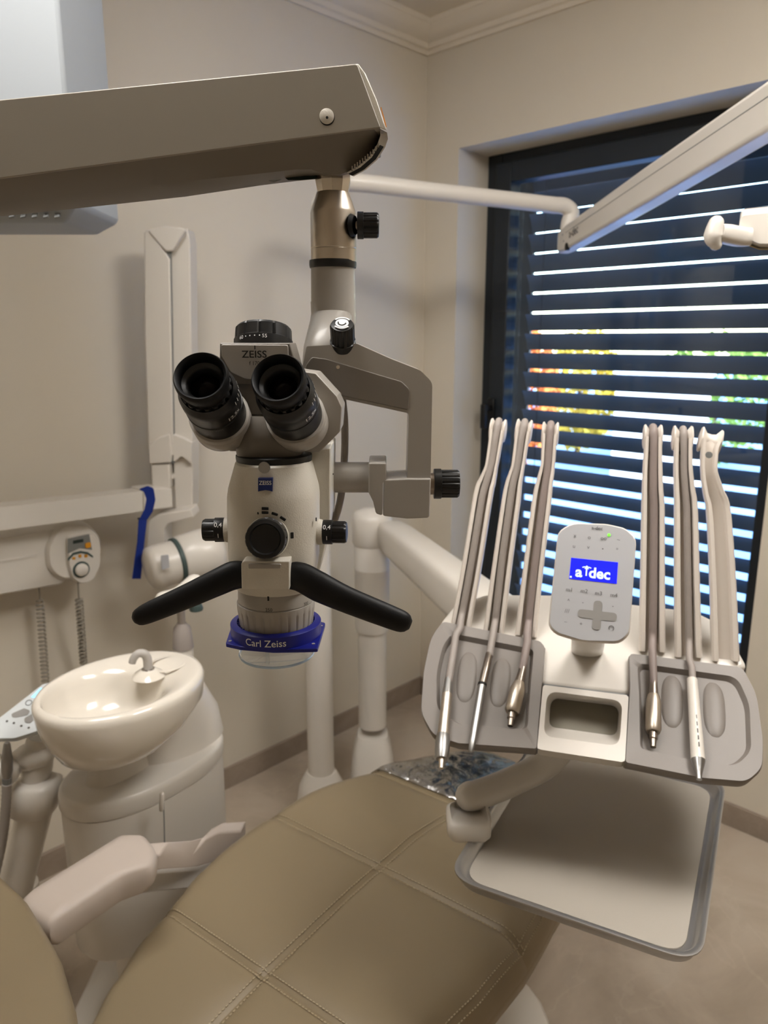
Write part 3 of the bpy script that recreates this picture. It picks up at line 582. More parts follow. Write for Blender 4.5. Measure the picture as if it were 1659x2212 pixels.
for t_, u_ in ((.035, .012), (.045, -.008)): mk('arm_screw', lathe(ke+fx*t_+fu*u_+fs*.0205, fs, [(.0001, 0), (.003, 0), (.003, .002), (.0001, .0022)], 10), 'vent_gray', fa_)
# head hanging from the far end of the arm
YLh = 1.22
mk('drop_tube', tube([kf-fx*.02, kf+V((.06, -.02, -.02)), PY(1790, 400, YLh), PY(1790, 470, YLh)], .02, 14), 'white_plastic', dl, smooth=60)
hd2 = mk('lamp_head', loft([[V((p.x, p.y, p.z)) for p in pY([(1600, 452+d, 16), (1660, 446+d, 10), (1900, 446+d, 20), (1900, 540-d, 20), (1640, 540-d, 14), (1594, 520-d, 14)], YLh+yy)] for yy, d in ((-.02, 14), (0, 2), (.10, 0), (.14, 14))]), 'white_plastic', dl, smooth=60)
mk('lamp_lens', loft([pY([(1596, 524), (1640, 543), (1900, 543), (1900, 556), (1650, 553), (1600, 536)], YLh+yy) for yy in (-.006, .1)]), 'clear_shield', hd2)
mk('lens_gasket', loft([pY([(1594, 520), (1640, 537), (1900, 537), (1900, 540), (1640, 540), (1594, 523)], YLh+yy) for yy in (-.008, .1)]), 'tan_seal', hd2)
hh = [PY(1620, 512, YLh-.02), PY(1600, 512, YLh-.02), PY(1570, 506, YLh-.03), PY(1552, 502, YLh-.035)]
mk('lamp_handle', tube(hh, [.013, .014, .014, .012], 14, 4, p=3), 'white_plastic', dl, smooth=60)
mk('handle_grip', tube([PY(1546, 528, YLh-.035), PY(1541, 510, YLh-.035), PY(1547, 482, YLh-.035)], [.009, .014, .011], 16, 5, roundend=True), 'white_plastic', dl, smooth=60)
# ================================================================ DELIVERY UNIT
BL = PY(925, 1590, .93); yw = math.radians(14); al = math.radians(30)
E1 = V((math.cos(yw), -math.sin(yw), 0)); E2 = V((-E1.y*math.cos(al), E1.x*math.cos(al), math.sin(al))); EN = E1.cross(E2).normalized()
PD = V((-.038, 2.28, 0))
du = thing('delivery_unit', 'white dental delivery unit with six instrument whips, grey pads and a lit touchpad', 'dental unit', PD)
def on(px, py, h=0): return PP(px, py, BL+EN*h, EN)
def onp(pts, h=0, seg=5): return pP(pts, BL+EN*h, EN, seg)
foot = [[PD+V((x*a_, y*a_+dy, z)) for x, y in [(math.copysign(abs(math.cos(t))**.6, math.cos(t)), math.copysign(abs(math.sin(t))**.6, math.sin(t))) for t in [2*math.pi*i/32 for i in range(32)]]] for a_, dy, z in ((.075, -.02, 0), (.075, -.02, .05), (.07, -.015, .12), (.06, -.005, .18), (.05, 0, .21))]
mk('post_foot', loft(foot), 'white_plastic', du, smooth=60)
mk('post', lathe(PD+V((0, 0, .24)), (0, 0, 1), [(.046, 0), (.046, .33), (.052, .335), (.055, .36), (.055, .54), (.0555, .541), (.0555, .545), (.055, .546), (.056, .66), (.04, .69), (.0001, .70)], 40), 'white_plastic', du)
zk = PY(830, 1135, 2.25).z
mk('arm_knuckle', lathe(PD+V((0, 0, zk-.07)), (0, 0, 1), [(.055, 0), (.062, .01), (.063, .085), (.055, .105), (.03, .115), (.0001, .118)], 36), 'white_plastic', du, smooth=50)
# arm from knuckle to below the console
a0 = PY(850, 1160, 2.20); a1 = PY(1075, 1345, 1.30)
adx = (a1-a0).normalized(); ads = adx.cross(V((0, 0, 1))).normalized(); adu = ads.cross(adx)
def arect(t, w_, h, p=4):
    c = a0+adx*t; o_ = []
    for i in range(24):
        g_ = 2*math.pi*i/24; cc, ss = math.cos(g_), math.sin(g_); o_.append(c+ads*(w_*math.copysign(abs(cc)**(2/p), cc))+adu*(h*math.copysign(abs(ss)**(2/p), ss)))
    return o_
La = (a1-a0).length
mk('support_arm', loft([arect(-.06, .03, .035), arect(-.03, .044, .045), arect(.1, .046, .050), arect(La*.6, .046, .05), arect(La, .046, .05)]), 'white_plastic', du, smooth=60)
cc0 = on(1150, 1400, -.09)
mk('console_pivot', loft([[a1.lerp(cc0, k)+V((math.cos(t)*.06, math.sin(t)*.06, 0)) for t in [2*math.pi*i/24 for i in range(24)]] for k in (0, .5, 1)]), 'white_plastic', du, smooth=60)
# console shell
rear = [(948, 1348, 10), (985, 1302, 30), (1052, 1282, 20), (1190, 1283), (1500, 1318, 40), (1566, 1350, 40), (1616, 1440, 10), (1360, 1500), (1172, 1478)]
cs = mk('console_shell', prism(onp(rear, 0), -EN*.055), 'white_plastic', du, bevel=.006, seg=3)
under = [(950, 1360, 20), (1000, 1300, 20), (1580, 1380, 30), (1620, 1480), (1618, 1590, 20), (1355, 1570), (1160, 1545), (1000, 1528), (945, 1500, 20), (945, 1440)]
mk('console_base', prism(onp(under, -.034), -EN*.034), 'white_plastic', du, bevel=.006)
def pad(outer, inner, ridges):
    N = 180; o0 = resample(onp(outer, .012, 8), N); o1 = [v-EN*.024+E2*.006 for v in resample(onp(outer, .012, 8), N)]
    i0 = align(resample(onp(inner, .012, 8), N), o0); ctr = sum(i0, V((0, 0, 0)))/N
    i1 = [v+(ctr-v)*.05-EN*.009 for v in i0]; mid = [v+(ctr-v)*-.012-EN*.0012 for v in i0]
    p_ = mk('handpiece_pad', loft([o1, [v-EN*.004 for v in o0], [v+(ctr-v)*.012 for v in o0], mid, [v+(ctr-v)*.02-EN*.005 for v in i0], i1]), 'gray_pad', du, smooth=50)
    for (xa_, ya_, xb_, yb_, r_) in ridges:
        A = on(xa_, ya_, .004); B_ = on(xb_, yb_, .004); m_ = mpp(A)
        d_ = (B_-A).normalized(); s_ = EN.cross(d_)
        rs = []
        for k in range(25):
            t = k/24; f = math.sqrt(max(.004, 1-abs(2*t-1)**3)); c = A.lerp(B_, t); rs.append([c+s_*(r_*1.7*m_*f*math.cos(u))+EN*(.0055*f*math.sin(u)-.0030) for u in [2*math.pi*i/14 for i in range(14)]])
        mk('pad_ridge', loft(rs), 'gray_pad', p_, smooth=70)
pad([(956, 1341, 12), (1168, 1384, 10), (1178, 1396, 8), (1160, 1619, 3), (990, 1607, 14), (935, 1590, 44), (908, 1540, 60), (914, 1450, 200), (930, 1375, 120)],
    [(978, 1368, 16), (1152, 1402, 12), (1138, 1574, 14), (992, 1562, 40), (944, 1535, 46), (944, 1450, 200), (958, 1392, 120)],
    [(1014, 1405, 1002, 1520, 13), (1087, 1418, 1074, 1530, 13)])
pad([(1358, 1410, 8), (1605, 1440, 30), (1636, 1500, 120), (1650, 1600, 200), (1648, 1660, 40), (1615, 1690, 40), (1520, 1682, 10), (1350, 1648, 3), (1360, 1480)],
    [(1378, 1432, 12), (1592, 1462, 40), (1618, 1520, 100), (1622, 1620, 40), (1590, 1652, 40), (1500, 1640, 14), (1384, 1615, 14), (1382, 1500)],
    [(1452, 1455, 1452, 1575, 14), (1540, 1470, 1546, 1596, 14)])
# centre front with grab opening
N = 96
o0 = resample(onp([(1173, 1479, 4), (1358, 1502, 4), (1350, 1647, 6), (1160, 1618, 6)], .010, 4), N)
i0 = align(resample(onp([(1182, 1492, 24), (1345, 1514, 24), (1338, 1612, 22), (1174, 1590, 22)], .010, 6), N), o0)
i1 = align(resample(onp([(1190, 1506, 22), (1338, 1526, 22), (1332, 1590, 16), (1186, 1570, 16)], -.030, 6), N), i0)
mk('grab_handle', loft([[v-EN*.024+E2*.006 for v in o0], o0, i0, i1], caps=False), 'white_plastic', du, smooth=30)
mk('grab_recess', prism(onp([(1180, 1496), (1345, 1516), (1345, 1600), (1175, 1580)], -.031), -EN*.005), 'recess_gray', du)
mk('shell_seam', prism([on(1174, 1476.5, .0004), on(1359, 1500, .0004), on(1359, 1502, .0004), on(1174, 1478.5, .0004)], -EN*.003), 'vent_gray', du)
# touchpad
TO = PY(1280, 1262, .915); at = math.radians(62)
T2 = V((-E1.y*math.cos(at), E1.x*math.cos(at), math.sin(at))); TN = E1.cross(T2).normalized()
def tp(pts, h=0, seg=5): return pP(pts, TO+TN*h, TN, seg)
padout = [(1205, 1146, 26), (1235, 1128, 60), (1310, 1130, 60), (1352, 1139, 40), (1376, 1162, 26), (1361, 1370, 24), (1340, 1390, 40), (1260, 1388, 80), (1200, 1370, 40), (1184, 1352, 24)]
N = 80; t0 = resample(tp(padout, 0, 6), N); tc_ = sum(t0, V((0, 0, 0)))/N
def tin(k, h): return [v+(tc_-v)*k+TN*h for v in t0]
td = mk('touchpad', loft([tin(.08, -.016), tin(.01, -.013), tin(0, -.006), tin(.012, -.001), tin(.03, 0)]), 'white_plastic', du, smooth=50)
mk('pad_face', loft([tin(.03, -.001), tin(.03, .0006), tin(.034, .0009)]), 'touch_gray', td, smooth=30)
mk('screen', prism(tp([(1234, 1205), (1335, 1215), (1332, 1261), (1229.5, 1250)], .0009), TN*.0006), 'screen_blue', td, smooth=0)
def tflat(px, py, h=.0017):
    o_ = PP(px, py, TO+TN*h, TN); ex_ = (PP(px+50, py+5, TO+TN*h, TN)-o_).normalized(); return o_, ex_, TN.cross(ex_).normalized()
o_, xx_, yy_ = tflat(1250.5, 1236); mt = mpp(o_)
text('screen_text', 'a', 32*mt, flat(o_, xx_, yy_, 0), 'screen_white', td, .03, 1.05)
o_, _, _ = tflat(1295, 1240); text('screen_text', 'dec', 32*mt, flat(o_, xx_, yy_, 0), 'screen_white', td, .03, .98)
o_, _, _ = tflat(1267, 1233)
for w_, h_, cx_, cy_ in ((3, 18, 0, -2), (14, 2, 0, 8), (9, 2, 0, 5), (4, 4, 0, 9), (3, 2, -8, 7), (3, 2, 8, 7)):
    mk('screen_emblem', box(o_+xx_*(cx_*mt)+yy_*(cy_*mt), w_*mt, h_*mt, .0003, xx_, yy_, TN), 'screen_white', td, smooth=0)
o_, _, _ = tflat(1233, 1246); mk('screen_icon', box(o_, 4*mt, 4*mt, .0003, xx_, yy_, TN), 'screen_white', td, smooth=0)
o_, _, _ = tflat(1290, 1141); text('pad_text', 'a-dec', 11*mt, flat(o_, xx_, yy_, 0), 'print_gray', td, .01)
o_, _, _ = tflat(1315.5, 1155.5); mk('status_light', lathe(o_, TN, [(.0001, -.0005), (3.2*mt, -.0005), (3.2*mt, .0004), (.0001, .0008)], 14), 'led_green', td)
for s_, x, y in (('m1', 1230, 1274), ('m2', 1262, 1277), ('m3', 1293, 1282), ('m4', 1326, 1286), ('–', 1222, 1343), ('+', 1255, 1348), ('x', 1242, 1157), ('o', 1273, 1161), ('oo', 1304, 1163), ('~', 1336, 1166), ('u', 1240, 1180), ('v', 1271, 1182), ('•', 1302, 1186), ('*', 1333, 1188), ('^', 1228, 1298), ('-', 1259, 1301), ('-', 1324, 1309), ('///', 1225, 1320)):
    o_, _, _ = tflat(x, y); text('key_mark', s_, 12*mt, flat(o_, xx_, yy_, 0), 'print_gray', td, 0)
o_, _, _ = tflat(1320.5, 1357)
mk('key_ring', lathe(o_, TN, [(4.2*mt, 0), (5.8*mt, 0), (5.8*mt, .0003), (4.2*mt, .0003), (4.2*mt, 0)], 16, caps=False, arc=(-2.3, 2.3), ref=yy_), 'print_gray', td)
o_, _, _ = tflat(1290, 1329, .0011)
cap = lambda w_, h_: [(-w_/2, -h_/2, min(w_, h_)/2), (w_/2, -h_/2, min(w_, h_)/2), (w_/2, h_/2, min(w_, h_)/2), (-w_/2, h_/2, min(w_, h_)/2)]
for w_, h_, l_ in ((80, 18, 0), (18, 62, .0001)):
    mk('cross_key', prism([o_+xx_*(x*mt)+yy_*(y*mt)+TN*l_ for x, y in rnd(cap(w_, h_), 6)], TN*.0004), 'cross_gray', td, smooth=0)
st = on(1268, 1408, -.004); se = PP(1272, 1372, TO-TN*.014, TN)
mk('pad_stem', loft([[k_+V((math.cos(t)*r, math.sin(t)*r*.8, 0)) for t in [2*math.pi*i/28 for i in range(28)]] for k_, r in ((st, 34*mpp(st)), (st.lerp(se, .5), 33*mpp(st)), (se+V((0, .012, .02)), 30*mpp(st)))]), 'white_plastic', du, smooth=50)
# instrument whips
def whip(pts):                      # (px, py, width px, height above panel plane handled through Y)
    base = on(pts[0][0], pts[0][1], 0); Yb = base.y; Yt = Yb+.075
    P = []
    for k, (x, y, w_) in enumerate(pts):
        t = (pts[0][1]-y)/(pts[0][1]-pts[-1][1]); P.append((PY(x, y, Yb+.0+(Yt-Yb)*t), w_))
    W_ = [w_*mpp(p) for p, w_ in P]; path = smoothpath([p for p, _ in P], 5); WW = lerp_list(W_, len(path)); rings = []
    for i, c in enumerate(path):
        d = (path[min(i+1, len(path)-1)]-path[max(i-1, 0)]).normalized(); s_ = (E1-d*E1.dot(d)).normalized(); n_ = s_.cross(d)
        if n_.y > 0: n_ = -n_
        h = WW[i]/2; t_ = WW[i]*.22; g_ = .007*min(1, WW[i]/.026)
        sec_ = [(-h, -.004), (-h*.8, -.009), (h*.8, -.009), (h, -.004), (h, .006), (h*.86, .010), (h-t_, .0085), (h-t_*1.25, .006-g_), (-(h-t_*1.25), .006-g_), (-(h-t_), .0085), (-h*.86, .010), (-h, .006)]
        rings.append([c+s_*a_+n_*b_ for a_, b_ in sec_])
    wp = mk('instrument_whip', loft(rings), 'whip_white', du, smooth=45)
    tp_, w_ = P[-1]; r_ = w_*mpp(tp_); d = (path[-1]-path[-4]).normalized(); s_ = (E1-d*E1.dot(d)).normalized(); n_ = s_.cross(d); n_ = -n_ if n_.y > 0 else n_
    # saddle at the tip: flared spool with a deep groove that carries the hose
    Cs = tp_-n_*.0105+d*.002
    mk('whip_saddle', lathe(Cs-s_*(r_*.55), s_, [(.013, 0), (.0175, .001), (.0185, .003), (.0150, .0055), (.0105, .009), (.0095, r_*.55), (.0105, r_*1.1-.009), (.0150, r_*1.1-.0055), (.0185, r_*1.1-.003), (.0175, r_*1.1-.001), (.013, r_*1.1)], 28), 'whip_white', wp, smooth=50)
    c = path[-7]; mk('whip_slot', lathe(c-n_*.0012, n_, [(.0001, 0), (.0048, 0), (.0048, .0012), (.0001, .0013)], 16, ref=s_), 'vent_gray', wp)
    return dict(path=path, C=Cs, s=s_, n=n_, d=d)
whips = [
 [(996, 1352, 43), (1020, 1220, 42), (1044, 1072, 41), (1053, 1040, 36), (1062, 1008, 27), (1070, 960, 29), (1074, 930, 32)],
 [(1066, 1368, 44), (1084, 1230, 42), (1104, 1085, 40), (1110, 1045, 35), (1119, 1008, 28), (1126, 960, 30), (1130, 932, 32)],
 [(1136, 1373, 46), (1152, 1230, 43), (1170, 1085, 41), (1176, 1045, 36), (1183, 1008, 30), (1186, 965, 31), (1188, 938, 33)],
 [(1408, 1406, 54), (1409, 1250, 50), (1410, 1100, 47), (1409, 1060, 43), (1409, 1015, 40), (1410, 970, 36), (1411, 945, 36)],
 [(1486, 1418, 55), (1483, 1250, 51), (1481, 1100, 47), (1478, 1060, 42), (1475, 1015, 38), (1475, 970, 36), (1476, 948, 38)],
 [(1566, 1426, 55), (1560, 1250, 52), (1551, 1105, 48), (1541, 1065, 42), (1531, 1020, 33), (1532, 975, 35), (1536, 953, 42)]]
WG = [whip(w_) for w_ in whips]
# tray arm
mk('tray_arm', tube([on(1250, 1560, -.06), PZ(1185, 1645, .875), PZ(1110, 1686, .845), PZ(1040, 1714, .835), PZ(1014, 1720, .835)], [.021, .021, .021, .021, .021], 18, 5, flat=.8, roundend=True, p=2.6), 'white_plastic', du, smooth=60)
zt_ = .80
th = PZ(1012, 1768, zt_+.018)
mk('tray_clamp', loft([[PZ(1012, 1722, .835)+V((x, y, -.02)) for x, y in [(.018*math.cos(t), .016*math.sin(t)) for t in [2*math.pi*i/28 for i in range(28)]]]]+[[th+V((x*k, y*k, z)) for x, y in [(math.copysign(abs(math.cos(t))**.45, math.cos(t)), math.copysign(abs(math.sin(t))**.45, math.sin(t))) for t in [2*math.pi*i/28 for i in range(28)]]] for k, z in ((.026, .010), (.031, .006), (.031, -.014), (.027, -.02))]), 'white_plastic', du, smooth=60)
# ================================================================ TRAY AND MAT
LF, RF = PZ(968, 1893, zt_), PZ(1512, 2082, zt_)
ux = (RF-LF).normalized(); uy = V((-ux.y, ux.x, 0)); WT = (RF-LF).length; DT = .405
def tray_ring(ins, z, r=.04):
    o_ = []
    for sx, sy in ((0, 0), (1, 0), (1, 1), (0, 1)): o_.append((ins+sx*(WT-2*ins), ins+sy*(DT-2*ins), max(r-ins*.6, .012)))
    return [LF+ux*x+uy*y+V((0, 0, z)) for x, y in rnd(o_, 8)]
mk('instrument_tray', loft([tray_ring(.006, -.016), tray_ring(.001, -.004), tray_ring(-.002, -.001), tray_ring(-.002, .001), tray_ring(.003, .0018), tray_ring(.006, -.001), tray_ring(.010, -.013), tray_ring(.014, -.0145)]), 'tray_steel', label='rectangular stainless steel instrument tray under the delivery unit', cat='tray', smooth=60)
mk('tray_liner', prism([v+uy*.004-ux*.002 for v in tray_ring(.016, -.0143)], (0, 0, .0022)), 'tray_mat', label='beige ribbed mat lying in the steel instrument tray', cat='mat', smooth=0)
# ================================================================ HANDPIECES (hose + instrument)
def hand(name, label, wi, hose_px, parts, hose_m, hr=8.5, h0=.0178, h1=.0178):
    ya, yb_ = parts[0][1][0][1], parts[-1][1][-1][1]
    hh_ = lambda y: h0+(h1-h0)*max(0, min(1, (y-ya)/(yb_-ya)))      # height above the console plane, tail -> tip
    t = thing(name, label, 'handpiece', on(*parts[-1][1][-1][:2], h1))
    G = WG[wi]; wl_ = whips[wi]; base = on(wl_[0][0], wl_[0][1], 0); Yb = base.y; y0 = wl_[0][1]; y1 = wl_[-1][1]; rr = hr*mpp(base)
    def wc(y):                                                       # whip centre line and width at photo row y
        for (xa_, ya_, wa_), (xb_, yc_, wb_) in zip(wl_, wl_[1:]):
            if y >= yc_: k = (ya_-y)/(ya_-yc_); return xa_+(xb_-xa_)*k, wa_+(wb_-wa_)*k
        return wl_[-1][0], wl_[-1][2]
    dense = []
    for (xa_, ya_), (xb_, yc_) in zip(hose_px, hose_px[1:]):
        m_ = max(1, int(abs(ya_-yc_)/14))
        dense += [(xa_+(xb_-xa_)*k/m_, ya_+(yc_-ya_)*k/m_) for k in range(m_)]
    pts = []
    for x, y in dense:
        if y < y1+12: continue
        P1 = on(x, y, hh_(y))
        if y < y0+10:
            cx_, w_ = wc(min(y, y0)); lim = .06*w_; x = cx_+max(-lim, min(lim, x-cx_)); P2 = PY(x, y, Yb+.075*(y0-y)/(y0-y1)-rr*1.06)
            P1 = on(x, y, hh_(y)); pts.append(P2 if P2.y < P1.y else P1)
        else: pts.append(P1)
    R_ = .0095+rr
    for k in range(0, 10): a_ = math.radians(5+19*k); pts.append(G['C']+G['n']*(R_*math.cos(a_))+G['d']*(R_*math.sin(a_)))
    back = [p-G['n']*(.0105+rr) for p in G['path'][::-1]]
    ent = on(wl_[0][0], wl_[0][1], -.004)+E2*.024
    pts += [p for i, p in enumerate(back) if i % 3 == 0 and i > 4 and p.z > ent.z+.03]+[ent+V((0, 0, .012)), ent]
    mk('hose', tube(pts, rr, 12, 3), hose_m, t, smooth=70)
    for nm, prof_, m_ in parts:
        Q = [on(x, y, hh_(y)) for x, y, q in prof_]; A, B_ = Q[0], Q[-1]; pr = [(q*mpp(p), (p-A).dot((B_-A).normalized())) for (x, y, q), p in zip(prof_, Q)]
        mk(nm, lathe(A, B_-A, [(.0001, pr[0][1])]+pr+[(.0001, pr[-1][1])], 24), m_, t, smooth=35)
    return t
hand('syringe', 'silver air-water syringe on a grey hose, beside the slim scaler with black ring', 0, [(969, 1475), (985, 1372), (1010, 1230), (1036, 1090), (1054, 1000), (1066, 950), (1073, 917)],
     [('grip_cone', [(969, 1466, 8), (966, 1500, 11)], 'satin_silver'), ('grip', [(966, 1500, 11), (960, 1560, 12), (957, 1590, 13)], 'satin_steel'), ('syringe_head', [(957, 1588, 14), (956, 1600, 16), (955, 1625, 16), (954, 1640, 13)], 'satin_silver'), ('nozzle', [(954, 1640, 7), (953, 1660, 5)], 'satin_steel')], 'hose_gray', 7.5, h1=.0205)
hand('scaler', 'slim polished scaler handpiece with a black ring on a pale hose', 1, [(1057, 1418), (1070, 1340), (1083, 1220), (1093, 1100), (1102, 1000), (1110, 945), (1124, 912)],
     [('rear_sleeve', [(1058, 1409, 6), (1056, 1414, 8), (1047, 1452, 9), (1042, 1478, 9)], 'steel_dark'), ('ring', [(1042, 1477, 9.6), (1041, 1482, 9.6)], 'print_black'), ('barrel', [(1041, 1482, 9), (1030, 1550, 9), (1021, 1600, 8), (1018, 1618, 6), (1017, 1625, 3)], 'satin_silver')], 'hose_gray', 7.5)
hand('motor', 'stubby steel motor coupling on a mauve hose beside the slim scaler', 2, [(1128, 1448), (1142, 1372), (1156, 1250), (1172, 1100), (1183, 1010), (1187, 955), (1188, 925)],
     [('tail', [(1130, 1443, 8), (1122, 1475, 11)], 'steel_dark'), ('housing', [(1122, 1475, 12), (1116, 1490, 17), (1107, 1535, 17), (1106, 1540, 14)], 'satin_steel'), ('spigot', [(1106, 1540, 9), (1105, 1552, 9), (1104, 1554, 7), (1102, 1568, 6)], 'steel_dark')], 'hose_mauve', 8, .0185, .0135)
hand('motor', 'stubby steel motor coupling on a mauve hose by the touchpad, right beside the white scaler', 3, [(1412, 1480), (1409, 1400), (1413, 1250), (1420, 1100), (1424, 1010), (1421, 960), (1413, 932)],
     [('tail', [(1412, 1474, 8), (1412, 1502, 10)], 'steel_dark'), ('housing', [(1412, 1502, 12), (1412, 1516, 16), (1411, 1575, 17), (1411, 1582, 14)], 'satin_steel'), ('spigot', [(1411, 1582, 9), (1411, 1596, 9), (1411, 1598, 7), (1411, 1614, 6)], 'steel_dark')], 'hose_mauve', 8, .0185, .0135)
t5 = hand('scaler', 'white handpiece with a silver tip on a grey hose, beside the empty whip', 4, [(1497, 1475), (1492, 1410), (1490, 1250), (1489, 1100), (1486, 1010), (1481, 965), (1477, 936)],
     [('barrel', [(1495, 1468, 11), (1499, 1520, 12), (1506, 1600, 14), (1508, 1642, 15)], 'white_plastic'), ('nose', [(1508, 1642, 15), (1509, 1650, 13), (1510, 1672, 7), (1510, 1684, 6)], 'satin_silver')], 'hose_gray', 7, .0185, .0208)
for k in range(5):
    mk('barrel_print', box(on(1502.5+k*1.3, 1555+k*15, .0193+.0004*k)+EN*((12.9+.4*k)*mpp(on(1503, 1580, .02))), .0012, .0058, .0006, E1, E2, EN), 'print_gray', t5, smooth=0)
# ================================================================ DENTAL CHAIR
CS = V((-.1823, .9569, 0)); CA = V((.592, .806, 0)).normalized(); CB = V((CA.y, -CA.x, 0))
def CH(u, v, z): return CS+CA*u+CB*v+V((0, 0, z))
dc = thing('dental_chair', 'tan leather dental chair with stitched quilted seat and grey armrest', 'chair', CH(.25, 0, 0))
def interp(tab, x):
    if x <= tab[0][0]: return tab[0][1]
    for (x0, y0), (x1, y1) in zip(tab, tab[1:]):
        if x <= x1:
            t = (x-x0)/(x1-x0); t = t*t*(3-2*t)*.4+t*.6; return y0+(y1-y0)*t
    return tab[-1][1]
WID = [(-.36, .06), (-.30, .10), (-.25, .135), (-.20, .165), (-.14, .20), (-.055, .235), (.027, .258), (.10, .280), (.17, .291), (.28, .297), (.36, .293), (.45, .284), (.6, .262), (.75, .228), (.86, .185), (.93, .140), (.97, .095), (.995, .04)]
ZT_ = [(-.4, .50), (-.2, .535), (0, .552), (.2, .556), (.4, .55), (.6, .515), (.8, .468), (1.0, .420)]
SU = [-.36, 0, .294, .588, .995]
def seat_pt(u, s):                     # s in -1..1 across
    w_ = interp(WID, u); z = interp(ZT_, u); v = s*w_
    d = min([abs(u-q) for q in SU[1:4]]+[abs(v)])
    z += .011*(1-math.exp(-d/.016))
    e = abs(s)
    if e > .8: z -= .045*((e-.8)/.2)**2.6*min(1, w_/.1)
    if u > .9: z -= .05*((u-.9)/.095)**2
    return CH(u, v, z-.011)
cu = mk('cushion_base', loft([[CH(u, sgn*interp(WID, u)*k, interp(ZT_, u)+dz) for u, sgn in [(-.36+1.355*i/40, -1) for i in range(41)]+[(.995-1.355*i/40, 1) for i in range(41)]] for k, dz in ((.99, -.055), (1.004, -.065), (1.0, -.085), (.95, -.10))]), 'leather', dc, smooth=60)
for a_ in range(4):
    for sg_ in (-1, 1):
        nu, nv = 30, 22; vs, fs = [], []
        for i in range(nu+1):
            u = SU[a_]+(SU[a_+1]-SU[a_])*i/nu
            for j in range(nv+1): vs.append(seat_pt(u, sg_*j/nv))
        for i in range(nu):
            for j in range(nv):
                k = i*(nv+1)+j; fs.append((k, k+1, k+nv+2, k+nv+1))
        # skirt down to the cushion base
        n0 = len(vs)
        for i in range(nu+1):
            u = SU[a_]+(SU[a_+1]-SU[a_])*i/nu; vs.append(CH(u, sg_*interp(WID, u)*1.002, interp(ZT_, u)-.066))
        for i in range(nu): fs.append((i*(nv+1)+nv, (i+1)*(nv+1)+nv, n0+i+1, n0+i))
        mk('seat_panel', (vs, fs), 'leather', cu, smooth=70)
sv, sf = [], []
def stitch_line(fn, n):
    for i in range(n):
        a_, b_ = fn(i/n), fn((i+.62)/n); d = (b_-a_); d.normalize(); s_ = d.cross(V((0, 0, 1))).normalized()*.0009; upv = V((0, 0, .0011))
        k = len(sv); sv.extend([a_-s_, a_+s_, b_+s_, b_-s_, a_-s_+upv, a_+s_+upv, b_+s_+upv, b_-s_+upv])
        sf.extend([(k+4, k+5, k+6, k+7), (k, k+1, k+5, k+4), (k+2, k+3, k+7, k+6), (k+1, k+2, k+6, k+5), (k, k+4, k+7, k+3)])
for off in (-.0075, .0075):
    stitch_line(lambda t, off=off: seat_pt(-.30+1.15*t, off/interp(WID, -.30+1.15*t))+V((0, 0, .0004)), 170)
    for q in SU[1:4]: stitch_line(lambda t, q=q, off=off: seat_pt(q+off, -.97+1.94*t)+V((0, 0, .0004)), 80)
for off in (.94, .968):
    stitch_line(lambda t, off=off: seat_pt(-.1+.9*t, off)+V((0, 0, .0006)), 150)
mk('stitching', (sv, sf), 'stitch', cu, smooth=0, kind='stuff')
mk('seat_shell', loft([[CH(u, sgn*interp(WID, u)*k, interp(ZT_, u)+dz) for u, sgn in [(-.34+1.3*i/36, -1) for i in range(37)]+[(.96-1.3*i/36, 1) for i in range(37)]] for k, dz in ((.97, -.095), (.93, -.13), (.7, -.17))]), 'white_plastic', dc, smooth=60)
mk('pedestal', loft([[CH(.14+x*k, y*k2, z) for x, y in [(math.cos(t), math.sin(t)) for t in [2*math.pi*i/32 for i in range(32)]]] for k, k2, z in ((.30, .15, .06), (.22, .13, .12), (.16, .12, .38), (.2, .14, .42))]), 'white_plastic', dc, smooth=60)
def floor_ring(k, z): return [CH(.18+x*k*.54, y*k*.29, z) for x, y in [(math.copysign(abs(math.cos(t))**.7, math.cos(t)), math.copysign(abs(math.sin(t))**.7, math.sin(t))) for t in [2*math.pi*i/40 for i in range(40)]]]
mk('floor_plate', loft([floor_ring(1, 0), floor_ring(1, .03), floor_ring(.97, .05), floor_ring(.8, .065)]), 'white_plastic', dc, smooth=50)
# backrest, reclined
bo = [(-260, 1830), (-40, 1850, 60), (62, 1944, 90), (132, 2060, 80), (166, 2180, 60), (172, 2330, 60), (60, 2600), (-400, 2700)]
N = 72; b0 = resample(pZ(bo, .72, 6), N); bc = sum(b0, V((0, 0, 0)))/N
def bk(k, dz): return [v+(bc-v)*k+V((0, 0, dz)) for v in b0]
mk('backrest', loft([bk(.03, -.09), bk(-.005, -.07), bk(-.01, -.045), bk(0, -.015), bk(.03, .0), bk(.12, .012), bk(.5, .016)]), 'leather', dc, smooth=60)
mk('back_shell', loft([bk(.06, -.088), bk(.1, -.12), bk(.4, -.14)]), 'white_plastic', dc, smooth=60)
mk('back_hinge', tube([CH(-.14, 0, .42), CH(-.3, -.02, .47), V((bc.x, bc.y, .61))], [.06, .05, .06], 16), 'white_plastic', dc)
